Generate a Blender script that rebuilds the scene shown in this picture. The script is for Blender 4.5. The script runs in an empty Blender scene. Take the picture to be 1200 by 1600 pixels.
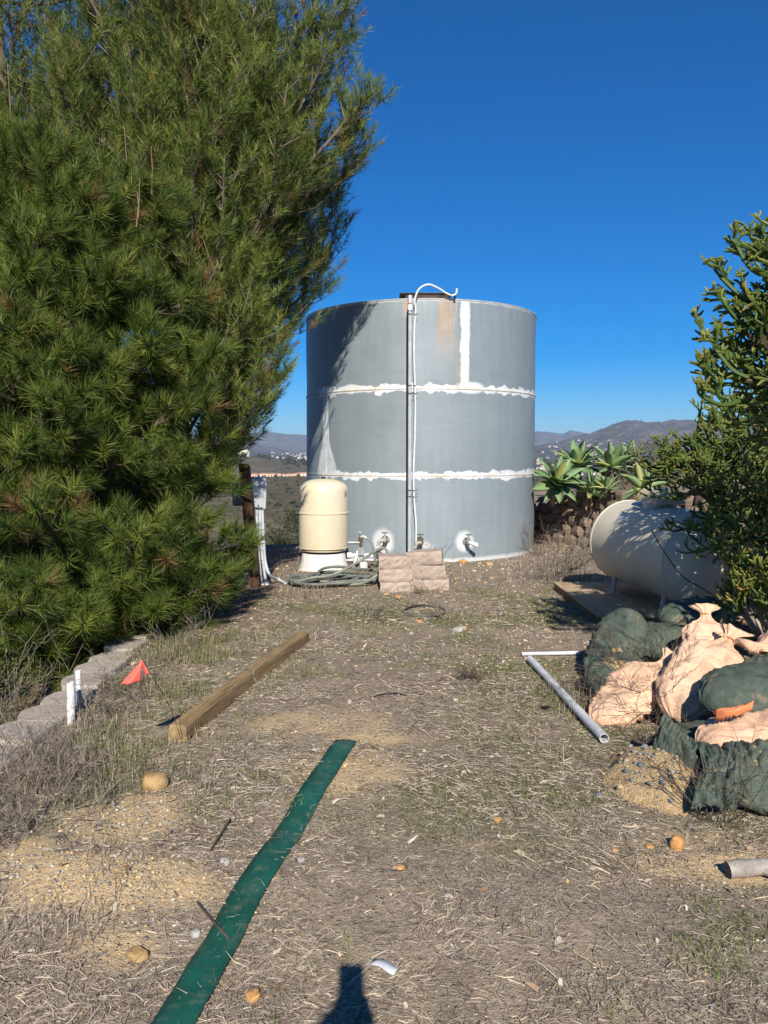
import bpy, bmesh, math, random
import numpy as np
from mathutils import Vector, Matrix, Euler, noise as mnoise

# ------------------------------------------------------------------ camera, sky, sun, exposure
scene = bpy.context.scene
C = scene.collection
EYE = 1.5
PITCH = math.radians(4.2)
cam_d = bpy.data.cameras.new('camera')
cam = bpy.data.objects.new('camera', cam_d)
C.objects.link(cam)
cam.location = (0, 0, EYE)
cam.rotation_euler = (math.pi / 2 - PITCH, 0, 0)
cam_d.sensor_fit = 'VERTICAL'
cam_d.angle = 2 * math.atan(800 / 1200)
cam_d.clip_start = 0.05
cam_d.clip_end = 60000
scene.camera = cam

SUN_EL = math.radians(34.7)
SUN_AZ = math.radians(2.5)          # the sun stands behind the camera, a little to the right
world = bpy.data.worlds.new('World')
scene.world = world
world.use_nodes = True
wn = world.node_tree
wn.nodes.clear()
w_out = wn.nodes.new('ShaderNodeOutputWorld')
w_bg = wn.nodes.new('ShaderNodeBackground')
w_sky = wn.nodes.new('ShaderNodeTexSky')
w_sky.sky_type = 'NISHITA'
w_sky.sun_disc = False
w_sky.sun_elevation = SUN_EL
w_sky.sun_rotation = math.pi - SUN_AZ
w_sky.altitude = 300
w_sky.air_density = 1.0
w_sky.dust_density = 0.0
w_sky.ozone_density = 1.0
w_hsv = wn.nodes.new('ShaderNodeHueSaturation')
w_hsv.inputs['Hue'].default_value = 0.5
w_hsv.inputs['Saturation'].default_value = 1.28
w_hsv.inputs['Value'].default_value = 1.0
w_mul = wn.nodes.new('ShaderNodeMix'); w_mul.data_type = 'RGBA'; w_mul.blend_type = 'MULTIPLY'; w_mul.clamp_result = False
w_mul.inputs[0].default_value = 1.0
w_mul.inputs[7].default_value = (0.40, 0.66, 1.05, 1)      # the deep blue of a phone picture's clear sky, the same all round
wn.links.new(w_sky.outputs[0], w_mul.inputs[6])
wn.links.new(w_mul.outputs[2], w_hsv.inputs['Color'])
wn.links.new(w_hsv.outputs[0], w_bg.inputs[0])
wn.links.new(w_bg.outputs[0], w_out.inputs[0])
w_bg.inputs[1].default_value = 0.072

sun_d = bpy.data.lights.new('sun', 'SUN')
sun_d.energy = 5.0
sun_d.angle = math.radians(0.53)
sun_d.color = (1.0, 0.93, 0.82)
sun = bpy.data.objects.new('sun', sun_d)
C.objects.link(sun)
SUN_DIR = Vector((-math.sin(SUN_AZ) * math.cos(SUN_EL), math.cos(SUN_AZ) * math.cos(SUN_EL), -math.sin(SUN_EL)))
sun.rotation_euler = SUN_DIR.to_track_quat('-Z', 'Y').to_euler()
sun.location = (3, -10, 12)

vs = scene.view_settings
vs.view_transform = 'Standard'
vs.look = 'None'
vs.gamma = 1
vs.exposure = 0.50
vs.use_curve_mapping = False
scene.cycles.max_bounces = 6
scene.cycles.diffuse_bounces = 3
scene.cycles.volume_bounces = 0
scene.cycles.use_denoising = True

# ------------------------------------------------------------------ measuring helpers
_c, _s = math.cos(PITCH), math.sin(PITCH)
def ray(px, py):
    u, v = (px - 600) / 1200, (800 - py) / 1200
    return Vector((u, _c + _s * v, -_s + _c * v))
def at(px, py, Y):                       # point at distance Y in front of where the photographer stands
    r = ray(px, py)
    t = Y / r.y
    return Vector((r.x * t, Y, EYE + r.z * t))
def gp(px, py, z=0.0):                   # point on the level z
    r = ray(px, py)
    t = (z - EYE) / r.z
    return Vector((r.x * t, r.y * t, z))

# ------------------------------------------------------------------ noise (numpy)
def _hash(ix, iy, seed):
    h = (ix.astype(np.int64) * 374761393 + iy.astype(np.int64) * 668265263 + seed * 1442695041) & 0xffffffff
    h = ((h ^ (h >> 13)) * 1274126177) & 0xffffffff
    return ((h ^ (h >> 16)) & 0xffffff) / float(0xffffff)
def vnoise(x, y, seed=0):
    x = np.asarray(x, float); y = np.asarray(y, float)
    ix = np.floor(x); iy = np.floor(y)
    fx = x - ix; fy = y - iy
    fx = fx * fx * (3 - 2 * fx); fy = fy * fy * (3 - 2 * fy)
    a = _hash(ix, iy, seed); b = _hash(ix + 1, iy, seed)
    c = _hash(ix, iy + 1, seed); d = _hash(ix + 1, iy + 1, seed)
    return (a * (1 - fx) + b * fx) * (1 - fy) + (c * (1 - fx) + d * fx) * fy * 1.0
def fbm(x, y, octv=4, seed=0, gain=0.5):
    t = 0; amp = 1; tot = 0
    for i in range(octv):
        t = t + amp * vnoise(x * 2 ** i + 17.3 * i, y * 2 ** i - 9.1 * i, seed + i * 7)
        tot += amp; amp *= gain
    return t / tot
def sstep(a, b, x):
    t = np.clip((np.asarray(x, float) - a) / (b - a), 0, 1)
    return t * t * (3 - 2 * t)

# ------------------------------------------------------------------ mesh helpers
def link(o, parent=None):
    C.objects.link(o)
    if parent is not None:
        o.parent = parent
    return o
def new_mesh(name, verts, faces, mat=None, smooth=False, cols=None):
    me = bpy.data.meshes.new(name)
    verts = np.asarray(verts, np.float32).reshape(-1, 3)
    if isinstance(faces, np.ndarray):
        n, k = faces.shape
        me.vertices.add(len(verts)); me.vertices.foreach_set('co', verts.ravel())
        me.loops.add(n * k); me.loops.foreach_set('vertex_index', faces.astype(np.int32).ravel())
        me.polygons.add(n)
        me.polygons.foreach_set('loop_start', np.arange(0, n * k, k, dtype=np.int32))
        me.update(calc_edges=True)
    else:
        me.from_pydata([tuple(v) for v in verts.tolist()], [], faces)
        me.update()
    if cols is not None:
        at_ = me.attributes.new('tint', 'FLOAT_COLOR', 'POINT')
        cc = np.ones((len(verts), 4), np.float32); cc[:, :cols.shape[1]] = cols
        at_.data.foreach_set('color', cc.ravel())
    if smooth:
        me.polygons.foreach_set('use_smooth', np.ones(len(me.polygons), bool))
    if mat is not None:
        me.materials.append(mat)
    return me
def tag(o, label=None, cat=None, group=None, kind=None):
    if label: o['label'] = label
    if cat: o['category'] = cat
    if group: o['group'] = group
    if kind: o['kind'] = kind
    return o
def thing(name, label, cat, loc=(0, 0, 0), rz=0.0, group=None):
    o = bpy.data.objects.new(name, None)
    o.empty_display_size = 0.1
    link(o); o.location = loc; o.rotation_euler = (0, 0, rz)
    return tag(o, label, cat, group)
def mobj(name, me, parent=None, loc=None, rot=None):
    o = bpy.data.objects.new(name, me)
    link(o, parent)
    if loc is not None: o.location = loc
    if rot is not None: o.rotation_euler = rot
    return o
class MB:
    """collects shapes for ONE mesh object"""
    def __init__(s): s.v = []; s.f = []; s.c = []
    def add(s, vs, fs, col=None):
        b = len(s.v)
        s.v += [tuple(p) for p in vs]
        s.f += [tuple(i + b for i in f) for f in fs]
        if col is not None: s.c += [col] * len(vs)
        return s
    def box(s, c, d, rot=None, bevel=0.0):
        hx, hy, hz = d[0] / 2, d[1] / 2, d[2] / 2
        if bevel > 0:
            bm = bmesh.new(); bmesh.ops.create_cube(bm, size=1)
            bmesh.ops.scale(bm, vec=d, verts=bm.verts)
            bmesh.ops.bevel(bm, geom=bm.edges[:], offset=bevel, segments=2, affect='EDGES')
            bm.verts.index_update()
            vs = [v.co.copy() for v in bm.verts]; fs = [[v.index for v in f.verts] for f in bm.faces]; bm.free()
        else:
            vs = [Vector((x * hx, y * hy, z * hz)) for x in (-1, 1) for y in (-1, 1) for z in (-1, 1)]
            fs = [(0, 1, 3, 2), (4, 6, 7, 5), (0, 4, 5, 1), (2, 3, 7, 6), (0, 2, 6, 4), (1, 5, 7, 3)]
        M = rot.to_matrix() if rot is not None else Matrix.Identity(3)
        return s.add([M @ p + Vector(c) for p in vs], fs)
    def tube(s, pts, r, n=8, cap=True, col=None):
        pts = [Vector(p) for p in pts]
        if not hasattr(r, '__len__'): r = [r] * len(pts)
        base = len(s.v); vs = []
        up = None
        for i, p in enumerate(pts):
            t = (pts[min(i + 1, len(pts) - 1)] - pts[max(i - 1, 0)])
            t = t.normalized() if t.length > 1e-9 else Vector((0, 0, 1))
            if up is None:
                up = Vector((0, 0, 1)) if abs(t.z) < 0.9 else Vector((1, 0, 0))
            a = t.cross(up)
            if a.length < 1e-6: a = t.cross(Vector((0.3, 1, 0.2)))
            a.normalize(); b = a.cross(t).normalized(); up = b
            for k in range(n):
                th = 2 * math.pi * k / n
                vs.append(p + (a * math.cos(th) + b * math.sin(th)) * r[i])
        fs = []
        for i in range(len(pts) - 1):
            for k in range(n):
                k2 = (k + 1) % n
                fs.append((i * n + k, i * n + k2, (i + 1) * n + k2, (i + 1) * n + k))
        if cap:
            fs.append(tuple(range(n - 1, -1, -1)))
            fs.append(tuple((len(pts) - 1) * n + k for k in range(n)))
        return s.add(vs, fs, col)
    def lathe(s, prof, n=48, c=(0, 0, 0), rot=None):
        vs = []; fs = []
        M = rot.to_matrix() if rot is not None else Matrix.Identity(3)
        for (r, z) in prof:
            for k in range(n):
                th = 2 * math.pi * k / n
                vs.append(M @ Vector((r * math.cos(th), r * math.sin(th), z)) + Vector(c))
        for i in range(len(prof) - 1):
            for k in range(n):
                k2 = (k + 1) % n
                fs.append((i * n + k, i * n + k2, (i + 1) * n + k2, (i + 1) * n + k))
        fs.append(tuple(range(n - 1, -1, -1)))
        fs.append(tuple((len(prof) - 1) * n + k for k in range(n)))
        return s.add(vs, fs)
    def build(s, name, mat, parent=None, smooth=False, loc=None, rot=None, cols=None):
        cc = np.array(s.c, np.float32) if (s.c and len(s.c) == len(s.v)) else cols
        me = new_mesh(name, np.array([tuple(p) for p in s.v]), s.f, mat, False, cc)
        if smooth:
            me.polygons.foreach_set('use_smooth', np.ones(len(me.polygons), bool))
            try: me.set_sharp_from_angle(angle=math.radians(42))
            except Exception: pass
        return mobj(name, me, parent, loc, rot)
def smooth_path(pts, sub=6):
    P = [Vector(p) for p in pts]; out = []
    for i in range(len(P) - 1):
        p0 = P[max(i - 1, 0)]; p1 = P[i]; p2 = P[i + 1]; p3 = P[min(i + 2, len(P) - 1)]
        for j in range(sub):
            t = j / sub
            out.append(0.5 * ((2 * p1) + (p2 - p0) * t + (2 * p0 - 5 * p1 + 4 * p2 - p3) * t * t + (3 * p1 - p0 - 3 * p2 + p3) * t ** 3))
    out.append(P[-1])
    return out

# ------------------------------------------------------------------ material helper
class V:                                    # a socket with arithmetic
    def __init__(s, m, k): s.m = m; s.k = k
    def _b(s, o, op): return s.m.math(op, s, o)
    def __add__(s, o): return s._b(o, 'ADD')
    __radd__ = __add__
    def __sub__(s, o): return s._b(o, 'SUBTRACT')
    def __rsub__(s, o): return s.m.math('SUBTRACT', o, s)
    def __mul__(s, o): return s._b(o, 'MULTIPLY')
    __rmul__ = __mul__
    def __truediv__(s, o): return s._b(o, 'DIVIDE')
    def abs(s): return s.m.math('ABSOLUTE', s)
    def gt(s, o): return s.m.math('GREATER_THAN', s, o)
    def step(s, a, b):                      # smooth step from a (0) to b (1)
        n = s.m.n('ShaderNodeMapRange'); n.interpolation_type = 'SMOOTHSTEP'
        s.m.l(s, n.inputs[0])
        for i, x in ((1, a), (2, b)): s.m.l(x, n.inputs[i])
        n.inputs[3].default_value = 0; n.inputs[4].default_value = 1
        return V(s.m, n.outputs[0])
class Mat:
    def __init__(s, name):
        s.mat = bpy.data.materials.new(name); s.mat.use_nodes = True
        s.nt = s.mat.node_tree; s.nt.nodes.clear()
    def n(s, t): return s.nt.nodes.new(t)
    def l(s, a, inp):
        if isinstance(a, V): s.nt.links.new(a.k, inp)
        elif isinstance(a, (tuple, list)):
            a = tuple(a)
            inp.default_value = a + (1,) if (inp.type == 'RGBA' and len(a) == 3) else a
        else:
            if inp.type == 'RGBA': inp.default_value = (a, a, a, 1)
            elif inp.type == 'VECTOR': inp.default_value = (a, a, a)
            else: inp.default_value = a
    def math(s, op, a, b=None, clamp=False):
        n = s.n('ShaderNodeMath'); n.operation = op; n.use_clamp = clamp
        s.l(a, n.inputs[0])
        if b is not None: s.l(b, n.inputs[1])
        return V(s, n.outputs[0])
    def coord(s, k='Object'): return V(s, s.n('ShaderNodeTexCoord').outputs[k])
    def geo(s, k='Position'): return V(s, s.n('ShaderNodeNewGeometry').outputs[k])
    def rnd(s): return V(s, s.n('ShaderNodeObjectInfo').outputs['Random'])
    def attr(s, name='tint', k='Color'):
        n = s.n('ShaderNodeAttribute'); n.attribute_name = name
        return V(s, n.outputs[k])
    def sep(s, v):
        n = s.n('ShaderNodeSeparateXYZ'); s.l(v, n.inputs[0])
        return [V(s, n.outputs[i]) for i in range(3)]
    def comb(s, x, y, z):
        n = s.n('ShaderNodeCombineXYZ')
        for i, q in enumerate((x, y, z)): s.l(q, n.inputs[i])
        return V(s, n.outputs[0])
    def scale(s, v, f):
        n = s.n('ShaderNodeVectorMath'); n.operation = 'MULTIPLY'
        s.l(v, n.inputs[0]); n.inputs[1].default_value = f if hasattr(f, '__len__') else (f, f, f)
        return V(s, n.outputs[0])
    def vadd(s, v, w):
        n = s.n('ShaderNodeVectorMath'); n.operation = 'ADD'
        s.l(v, n.inputs[0]); s.l(w, n.inputs[1])
        return V(s, n.outputs[0])
    def noise(s, v, scale=5, detail=4, rough=0.55, dist=0.0, out='Fac'):
        n = s.n('ShaderNodeTexNoise'); s.l(v, n.inputs['Vector'])
        n.inputs['Scale'].default_value = scale; n.inputs['Detail'].default_value = detail
        n.inputs['Roughness'].default_value = rough; n.inputs['Distortion'].default_value = dist
        return V(s, n.outputs[out])
    def vor(s, v, scale=5, feature='F1', out='Distance', rand=1.0):
        n = s.n('ShaderNodeTexVoronoi'); n.feature = feature; s.l(v, n.inputs['Vector'])
        n.inputs['Scale'].default_value = scale; n.inputs['Randomness'].default_value = rand
        return V(s, n.outputs[out])
    def ramp(s, f, stops, interp='LINEAR'):
        n = s.n('ShaderNodeValToRGB'); s.l(f, n.inputs[0]); cr = n.color_ramp; cr.interpolation = interp
        while len(cr.elements) < len(stops): cr.elements.new(0.5)
        for e, (p, c) in zip(cr.elements, stops):
            e.position = p; e.color = tuple(c) + (1,) if hasattr(c, '__len__') else (c, c, c, 1)
        return V(s, n.outputs[0])
    def mix(s, f, a, b, mode='MIX'):
        n = s.n('ShaderNodeMix'); n.data_type = 'RGBA'; n.blend_type = mode; n.clamp_factor = True
        s.l(f, n.inputs[0]); s.l(a, n.inputs[6]); s.l(b, n.inputs[7])
        return V(s, n.outputs[2])
    def bump(s, h, strength=0.3, dist=0.01, normal=None):
        n = s.n('ShaderNodeBump'); n.inputs['Strength'].default_value = strength; n.inputs['Distance'].default_value = dist
        s.l(h, n.inputs['Height'])
        if normal is not None: s.l(normal, n.inputs['Normal'])
        return V(s, n.outputs[0])
    def out(s, col, rough=0.8, metal=0.0, normal=None, spec=0.4, trans=0.0, sheen=0.0, coat=0.0):
        p = s.n('ShaderNodeBsdfPrincipled'); o = s.n('ShaderNodeOutputMaterial')
        s.l(col, p.inputs['Base Color']); s.l(rough, p.inputs['Roughness']); s.l(metal, p.inputs['Metallic'])
        p.inputs['Specular IOR Level'].default_value = spec
        if sheen: p.inputs['Sheen Weight'].default_value = sheen
        if coat: p.inputs['Coat Weight'].default_value = coat
        if normal is not None: s.l(normal, p.inputs['Normal'])
        sh = p.outputs[0]
        if trans > 0:
            t = s.n('ShaderNodeBsdfTranslucent'); s.l(col, t.inputs[0])
            mx = s.n('ShaderNodeMixShader'); mx.inputs[0].default_value = trans
            s.nt.links.new(sh, mx.inputs[1]); s.nt.links.new(t.outputs[0], mx.inputs[2]); sh = mx.outputs[0]
        s.nt.links.new(sh, o.inputs[0])
        return s.mat
def simple(name, col, rough=0.7, metal=0.0, var=0.15, scale=6, bump=0.0, spec=0.4, bscale=None):
    m = Mat(name); co = m.coord('Object')
    nz = m.noise(co, scale, 5, 0.6)
    c2 = tuple(max(0, x * (1 - var * 1.6)) for x in col); c1 = tuple(min(1, x * (1 + var)) for x in col)
    colr = m.ramp(nz, [(0.3, c2), (0.7, c1)])
    nr = None
    if bump > 0: nr = m.bump(m.noise(co, bscale or scale * 8, 4, 0.6), bump, 0.01)
    return m.out(colr, rough, metal, nr, spec)
# ================================================================== GROUND AND FAR LAND
TANK = Vector((0.59, 12.66, 0.0)); TANK_R = 1.85
WA = Vector((2.30, 14.15)); WB = Vector((4.75, 8.55))     # foot line of the block wall on the right, far end and near end
_wd = (WB - WA).normalized(); _wn = Vector((_wd.y, -_wd.x))    # _wn points to the terrace behind the wall?
if _wn.x < 0: _wn = -_wn
def wall_side(x, y): return (x - WA.x) * _wn.x + (y - WA.y) * _wn.y     # > 0 behind the wall
def soft_mask(x, y):          # bare sandy soil: 1 = bare
    m = 0
    for (cx, cy, rx, ry, k) in ((-.97, 2.56, .36, .17, 1.35), (-1.05, 3.06, .22, .26, 1.3), (-1.35, 2.75, .2, .2, .8), (-0.15, 3.55, .34, .34, .8), (1.35, 2.75, .5, .16, 1.0), (1.2, 2.95, .3, .12, .8),
                                (-0.82, 2.22, .2, .12, .8), (-.35, 4.2, .5, .3, .6), (-1.5, 2.45, .3, .2, .6), (.35, 2.85, .12, .05, .7), (-.02, 3.95, .4, .12, .7)):
        m = np.maximum(m, k * np.exp(-((x - cx) / rx) ** 2 - ((y - cy) / ry) ** 2))
    return np.clip(sstep(.18, .72, m * (0.4 + 1.2 * fbm(x * 6, y * 6, 4, 31))), 0, 1)
def near_z(x, y):
    x = np.asarray(x, float); y = np.asarray(y, float)
    z = 0.07 * (fbm(x * .7 + 5, y * .7, 3, 1) - .5) + 0.035 * (fbm(x * 3.3, y * 3.3, 3, 2) - .5)
    flat = np.exp(-(((x - TANK.x) ** 2 + (y - TANK.y) ** 2) / 2.1 ** 2) ** 3)
    z = z * (1 - .8 * flat)
    z = z + .05 * np.exp(-((x + 1.0) / .35) ** 2 - ((y - 2.6) / .25) ** 2)
    # the bank to the left of the block edging
    a = 1 - sstep(6.4, 7.6, y)
    k = sstep(0.0, 0.16, -2.06 + .04 * np.clip(5.9 - y, 0, 4) - x)
    z = z - k * a * 0.42 - np.maximum(0, -2.2 - x) * (.22 + .1 * a) * sstep(0, 1, -2.2 - x)
    z = z + .05 * k * fbm(x * 2, y * 2, 3, 8)
    # the far edge of the levelled pad
    ye = 13.25 + 2.0 * sstep(-1.7, -0.7, x)
    b = np.maximum(0, y - ye)
    z = z - .42 * b * sstep(0, 1.6, b) - .05 * sstep(-.8, 0, y - ye)
    # the terrace held up by the block wall on the right
    s_ = wall_side(x, y)
    z = z + sstep(.05, .2, s_) * (.72 + .07 * np.clip(s_, 0, 6) + .05 * fbm(x * 3, y * 3, 3, 4)) * 1.0
    return z
CREST_L = ([-7500, -5200, -4300, -3500, -2600, -1900, -1500, -1150, -700, 0, 700, 1400, 1950, 2150, 2300, 2420, 2600, 2900, 3400, 5000, 9000],
           [310, 290, 250, 240, 262, 270, 292, 262, 250, 240, 250, 262, 300, 285, 268, 322, 285, 300, 330, 300, 300])
def far_z(x, y):
    r = np.hypot(x, y)
    yy = np.where(y > 0, r, -r)
    z = np.interp(r, [0, 16, 60, 110, 290, 480, 720, 800, 1000, 1400, 2100, 3000, 4300, 5200, 7000, 20000],
                  [-2.5, -4, -21, -28, -30.5, -24, -18.5, -20, -31, -37, -36, -24, -6, 10, 20, 20])
    z = z + (fbm(x / 90, y / 90, 4, 11) - .5) * np.interp(r, [20, 120, 400, 700, 2000, 5000], [.5, 2, 5, 4, 12, 30])
    z = z + 37 * np.exp(-((x + 320) / 170) ** 2 - ((y - 1750) / 330) ** 2) * (0.85 + .3 * fbm(x / 120, y / 120, 3, 12))
    # the rounded blue hill on the left
    e = np.exp(-((x + 1150) / 520) ** 2 - ((y - 6300) / 700) ** 2)
    z = np.maximum(z, 175 * e - 70 + (fbm(x / 260, y / 260, 4, 13) - .5) * 30 * e)
    # the long range on the skyline
    ax = x * 10000 / np.maximum(y, 3000)
    h = np.interp(ax, CREST_L[0], CREST_L[1])
    rg = np.exp(-((r - 10000) / 1500) ** 2)
    z = np.maximum(z, (h + 80) * rg * (1 + .22 * (fbm(x / 700, y / 700, 5, 14) - .5)) + 30 * rg * (fbm(x / 180, y / 180, 4, 15) - .5) - 80)
    # the rocky mountain on the right
    m = np.interp(x, [700, 900, 1150, 1350, 1500, 1620, 1720, 1850, 2000, 2300, 2800, 4000], [0, 55, 95, 140, 195, 232, 222, 236, 252, 262, 280, 240])
    m2 = np.exp(-(np.abs(y - 5100 - .12 * (x - 1600)) / 1050) ** 1.6)
    z = np.maximum(z, (m + 80) * m2 * (1 + .30 * (fbm(x / 330, y / 330, 5, 16, .55) - .5)) + 26 * m2 * (fbm(x / 90, y / 90, 4, 17) - .5) * (m > 1) - 80)
    return np.where(y < 0, np.minimum(z, np.maximum(-6 - r * .12, -40)), z)

# --- ground material
def ground_material():
    m = Mat('dry_ground'); p = m.geo('Position')
    n1 = m.noise(p, 1.1, 4, .6); n2 = m.noise(p, 7, 5, .65); n3 = m.noise(p, 42, 4, .7); n4 = m.noise(p, 170, 2, .6)
    base = m.ramp(n2, [(.25, (.15, .115, .08)), (.45, (.265, .207, .145)), (.62, (.38, .30, .21)), (.8, (.46, .37, .25))])
    straw = m.ramp(n3, [(.3, (.13, .104, .08)), (.5, (.29, .235, .178)), (.72, (.46, .385, .295))])
    col = m.mix(n1.step(.35, .65) * .5 + .25, base, straw)
    sand = m.ramp(n3 * .6 + n4 * .4, [(.3, (.40, .28, .155)), (.55, (.60, .445, .255)), (.75, (.70, .55, .34))])
    bare = m.attr('tint', 'Color'); br, bg, bb = m.sep(bare)
    col = m.mix(br, col, sand)
    grn = m.ramp(n3, [(.3, (.08, .09, .035)), (.7, (.20, .20, .085))])
    col = m.mix(bg * .7, col, grn)
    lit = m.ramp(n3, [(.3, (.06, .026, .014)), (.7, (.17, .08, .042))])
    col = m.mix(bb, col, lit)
    st = m.vor(p, 55, 'F1', 'Color'); sd = m.vor(p, 55, 'F1', 'Distance')
    sr, sg, sb = m.sep(st)
    stone = m.ramp(sg, [(0, (.16, .15, .14)), (.5, (.3, .28, .25)), (1, (.46, .36, .24))])
    far = m.sep(p)[1].step(6.5, 9.5)
    mk = sr.gt(.62 - far * .22) * (1 - sd.step(.28, .42))
    col = m.mix(mk * .85, col, stone)
    nr = m.bump(n3 + n4 * .5 + mk * .7 + n2, .8, .02)
    return m.out(col, .95, 0, nr, .15)
MG = ground_material()
xs = np.concatenate([np.arange(-11, -3.2, .13), np.arange(-3.2, 3.4, .055), np.arange(3.4, 11, .13)])
ys = np.concatenate([np.arange(-5, 1.6, .2), np.arange(1.6, 9, .055), np.arange(9, 17.6, .09)])
GX, GY = np.meshgrid(xs, ys)
GZ = near_z(GX, GY)
def grid_faces(ny, nx):
    i = np.arange(ny * nx).reshape(ny, nx)
    return np.stack([i[:-1, :-1], i[:-1, 1:], i[1:, 1:], i[1:, :-1]], -1).reshape(-1, 4)
bare = soft_mask(GX, GY)
green = sstep(.48, .72, fbm(GX * 1.3 + 3, GY * 1.3, 3, 41)) * (GY < 9)
green = np.maximum(green, 1.1 * np.exp(-((GX - .5) / .6) ** 2 - ((GY - 3.3) / .45) ** 2))
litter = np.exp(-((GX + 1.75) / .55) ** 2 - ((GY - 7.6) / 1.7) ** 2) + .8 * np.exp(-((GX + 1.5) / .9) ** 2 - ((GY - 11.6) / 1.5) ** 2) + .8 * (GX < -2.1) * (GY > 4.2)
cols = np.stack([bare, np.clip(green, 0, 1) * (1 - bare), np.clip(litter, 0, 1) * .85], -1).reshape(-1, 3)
gme = new_mesh('ground', np.stack([GX, GY, GZ], -1).reshape(-1, 3), grid_faces(len(ys), len(xs)), MG, True, cols)
ground = mobj('ground', gme); tag(ground, kind='structure')
def gz(x, y): return float(near_z(np.array([x]), np.array([y]))[0])
def on(px, py, dz=0.0):                 # the spot of the ground seen at that place of the picture
    p = gp(px, py, 0.0)
    for _ in range(4): p = gp(px, py, gz(p.x, p.y))
    p.z += dz
    return p

# --- far land
def land_material():
    m = Mat('chaparral_land'); p = m.geo('Position')
    px_, py_, pz_ = m.sep(p)
    n1 = m.noise(p, .012, 5, .6); n2 = m.noise(p, .11, 5, .65); n3 = m.noise(p, .5, 3, .6); n0 = m.noise(p, .0022, 5, .6)
    scrub = m.ramp(n2 * .55 + n3 * .45, [(.32, (.035, .034, .02)), (.5, (.095, .082, .052)), (.68, (.21, .165, .11))])
    soil = m.ramp(n2, [(.3, (.12, .085, .055)), (.7, (.26, .19, .125))])
    col = m.mix(n1.step(.5, .68) * .8, scrub, soil)
    mt = m.ramp(m.noise(p, .01, 8, .72), [(.3, (.028, .026, .022)), (.5, (.075, .062, .05)), (.66, (.2, .15, .125)), (.8, (.36, .27, .235))])
    far = py_.step(3300, 4600)
    col = m.mix(far, col, mt)
    sub = (py_.step(1500, 2300)) * (1 - pz_.step(10, 60))
    tr = m.noise(p, .03, 4, .7)
    col = m.mix(sub * tr.step(.42, .55) * .8, col, (.028, .034, .018))
    fl = (1 - py_.step(300, 380)) * py_.step(60, 110)
    col = m.mix(fl * .6, col, m.ramp(n1, [(.4, (.1, .1, .07)), (.6, (.2, .18, .13))]))
    return m.out(col, 1.0, 0, m.bump(n2 + n3, .5, 1.5), .05)
ML = land_material()
az = np.concatenate([np.arange(-180, -60, 12), np.arange(-60, -34, 3), np.arange(-34, 34, .26), np.arange(34, 60, 3), np.arange(60, 181, 12)]) * math.pi / 180
rr = 15.5 * (15000 / 15.5) ** (np.linspace(0, 1, 270))
A, Rr = np.meshgrid(az, rr)
FX, FY = Rr * np.sin(A), Rr * np.cos(A)
FZ = far_z(FX, FY)
FZ = np.where(Rr < 26, np.minimum(FZ, -3.2), FZ)
lme = new_mesh('valley_terrain', np.stack([FX, FY, FZ], -1).reshape(-1, 3), grid_faces(len(rr), len(az)), ML, True)
tag(mobj('valley_terrain', lme), kind='structure')
def fz(x, y): return float(far_z(np.array([float(x)]), np.array([float(y)]))[0])
_T = 30.0 * 1.006 ** np.arange(1040)
def far_at(px, py):                     # first hit of the far land along a sight line
    r = ray(px, py)
    h = far_z(r.x * _T, r.y * _T) > EYE + r.z * _T
    if not h.any(): return None
    t = float(_T[int(np.argmax(h))])
    return Vector((r.x * t, r.y * t, fz(r.x * t, r.y * t)))
# ================================================================== STEEL WATER TANK
def tank_hit(px, py):                    # where a sight line meets the shell: angle (0 = towards -Y) and height
    r = ray(px, py); o = Vector((-TANK.x, -TANK.y))
    a = r.x ** 2 + r.y ** 2; b = 2 * (o.x * r.x + o.y * r.y); c = o.x ** 2 + o.y ** 2 - TANK_R ** 2
    t = (-b - math.sqrt(max(0, b * b - 4 * a * c))) / (2 * a)
    return math.atan2(o.x + r.x * t, -(o.y + r.y * t)), EYE + r.z * t
HT = 3.66; S1 = 1.215; S2 = 2.435
a_mid, _ = tank_hit(509, 680); a_up, _ = tank_hit(727, 540); a_rust, _ = tank_hit(698, 490); a_rust2, _ = tank_hit(634, 490)
a_v1, z_v1 = tank_hit(598, 846); a_v3, z_v3 = tank_hit(726, 848); a_v2, z_v2 = tank_hit(657, 850); a_blob, _ = tank_hit(735, 606)
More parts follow.
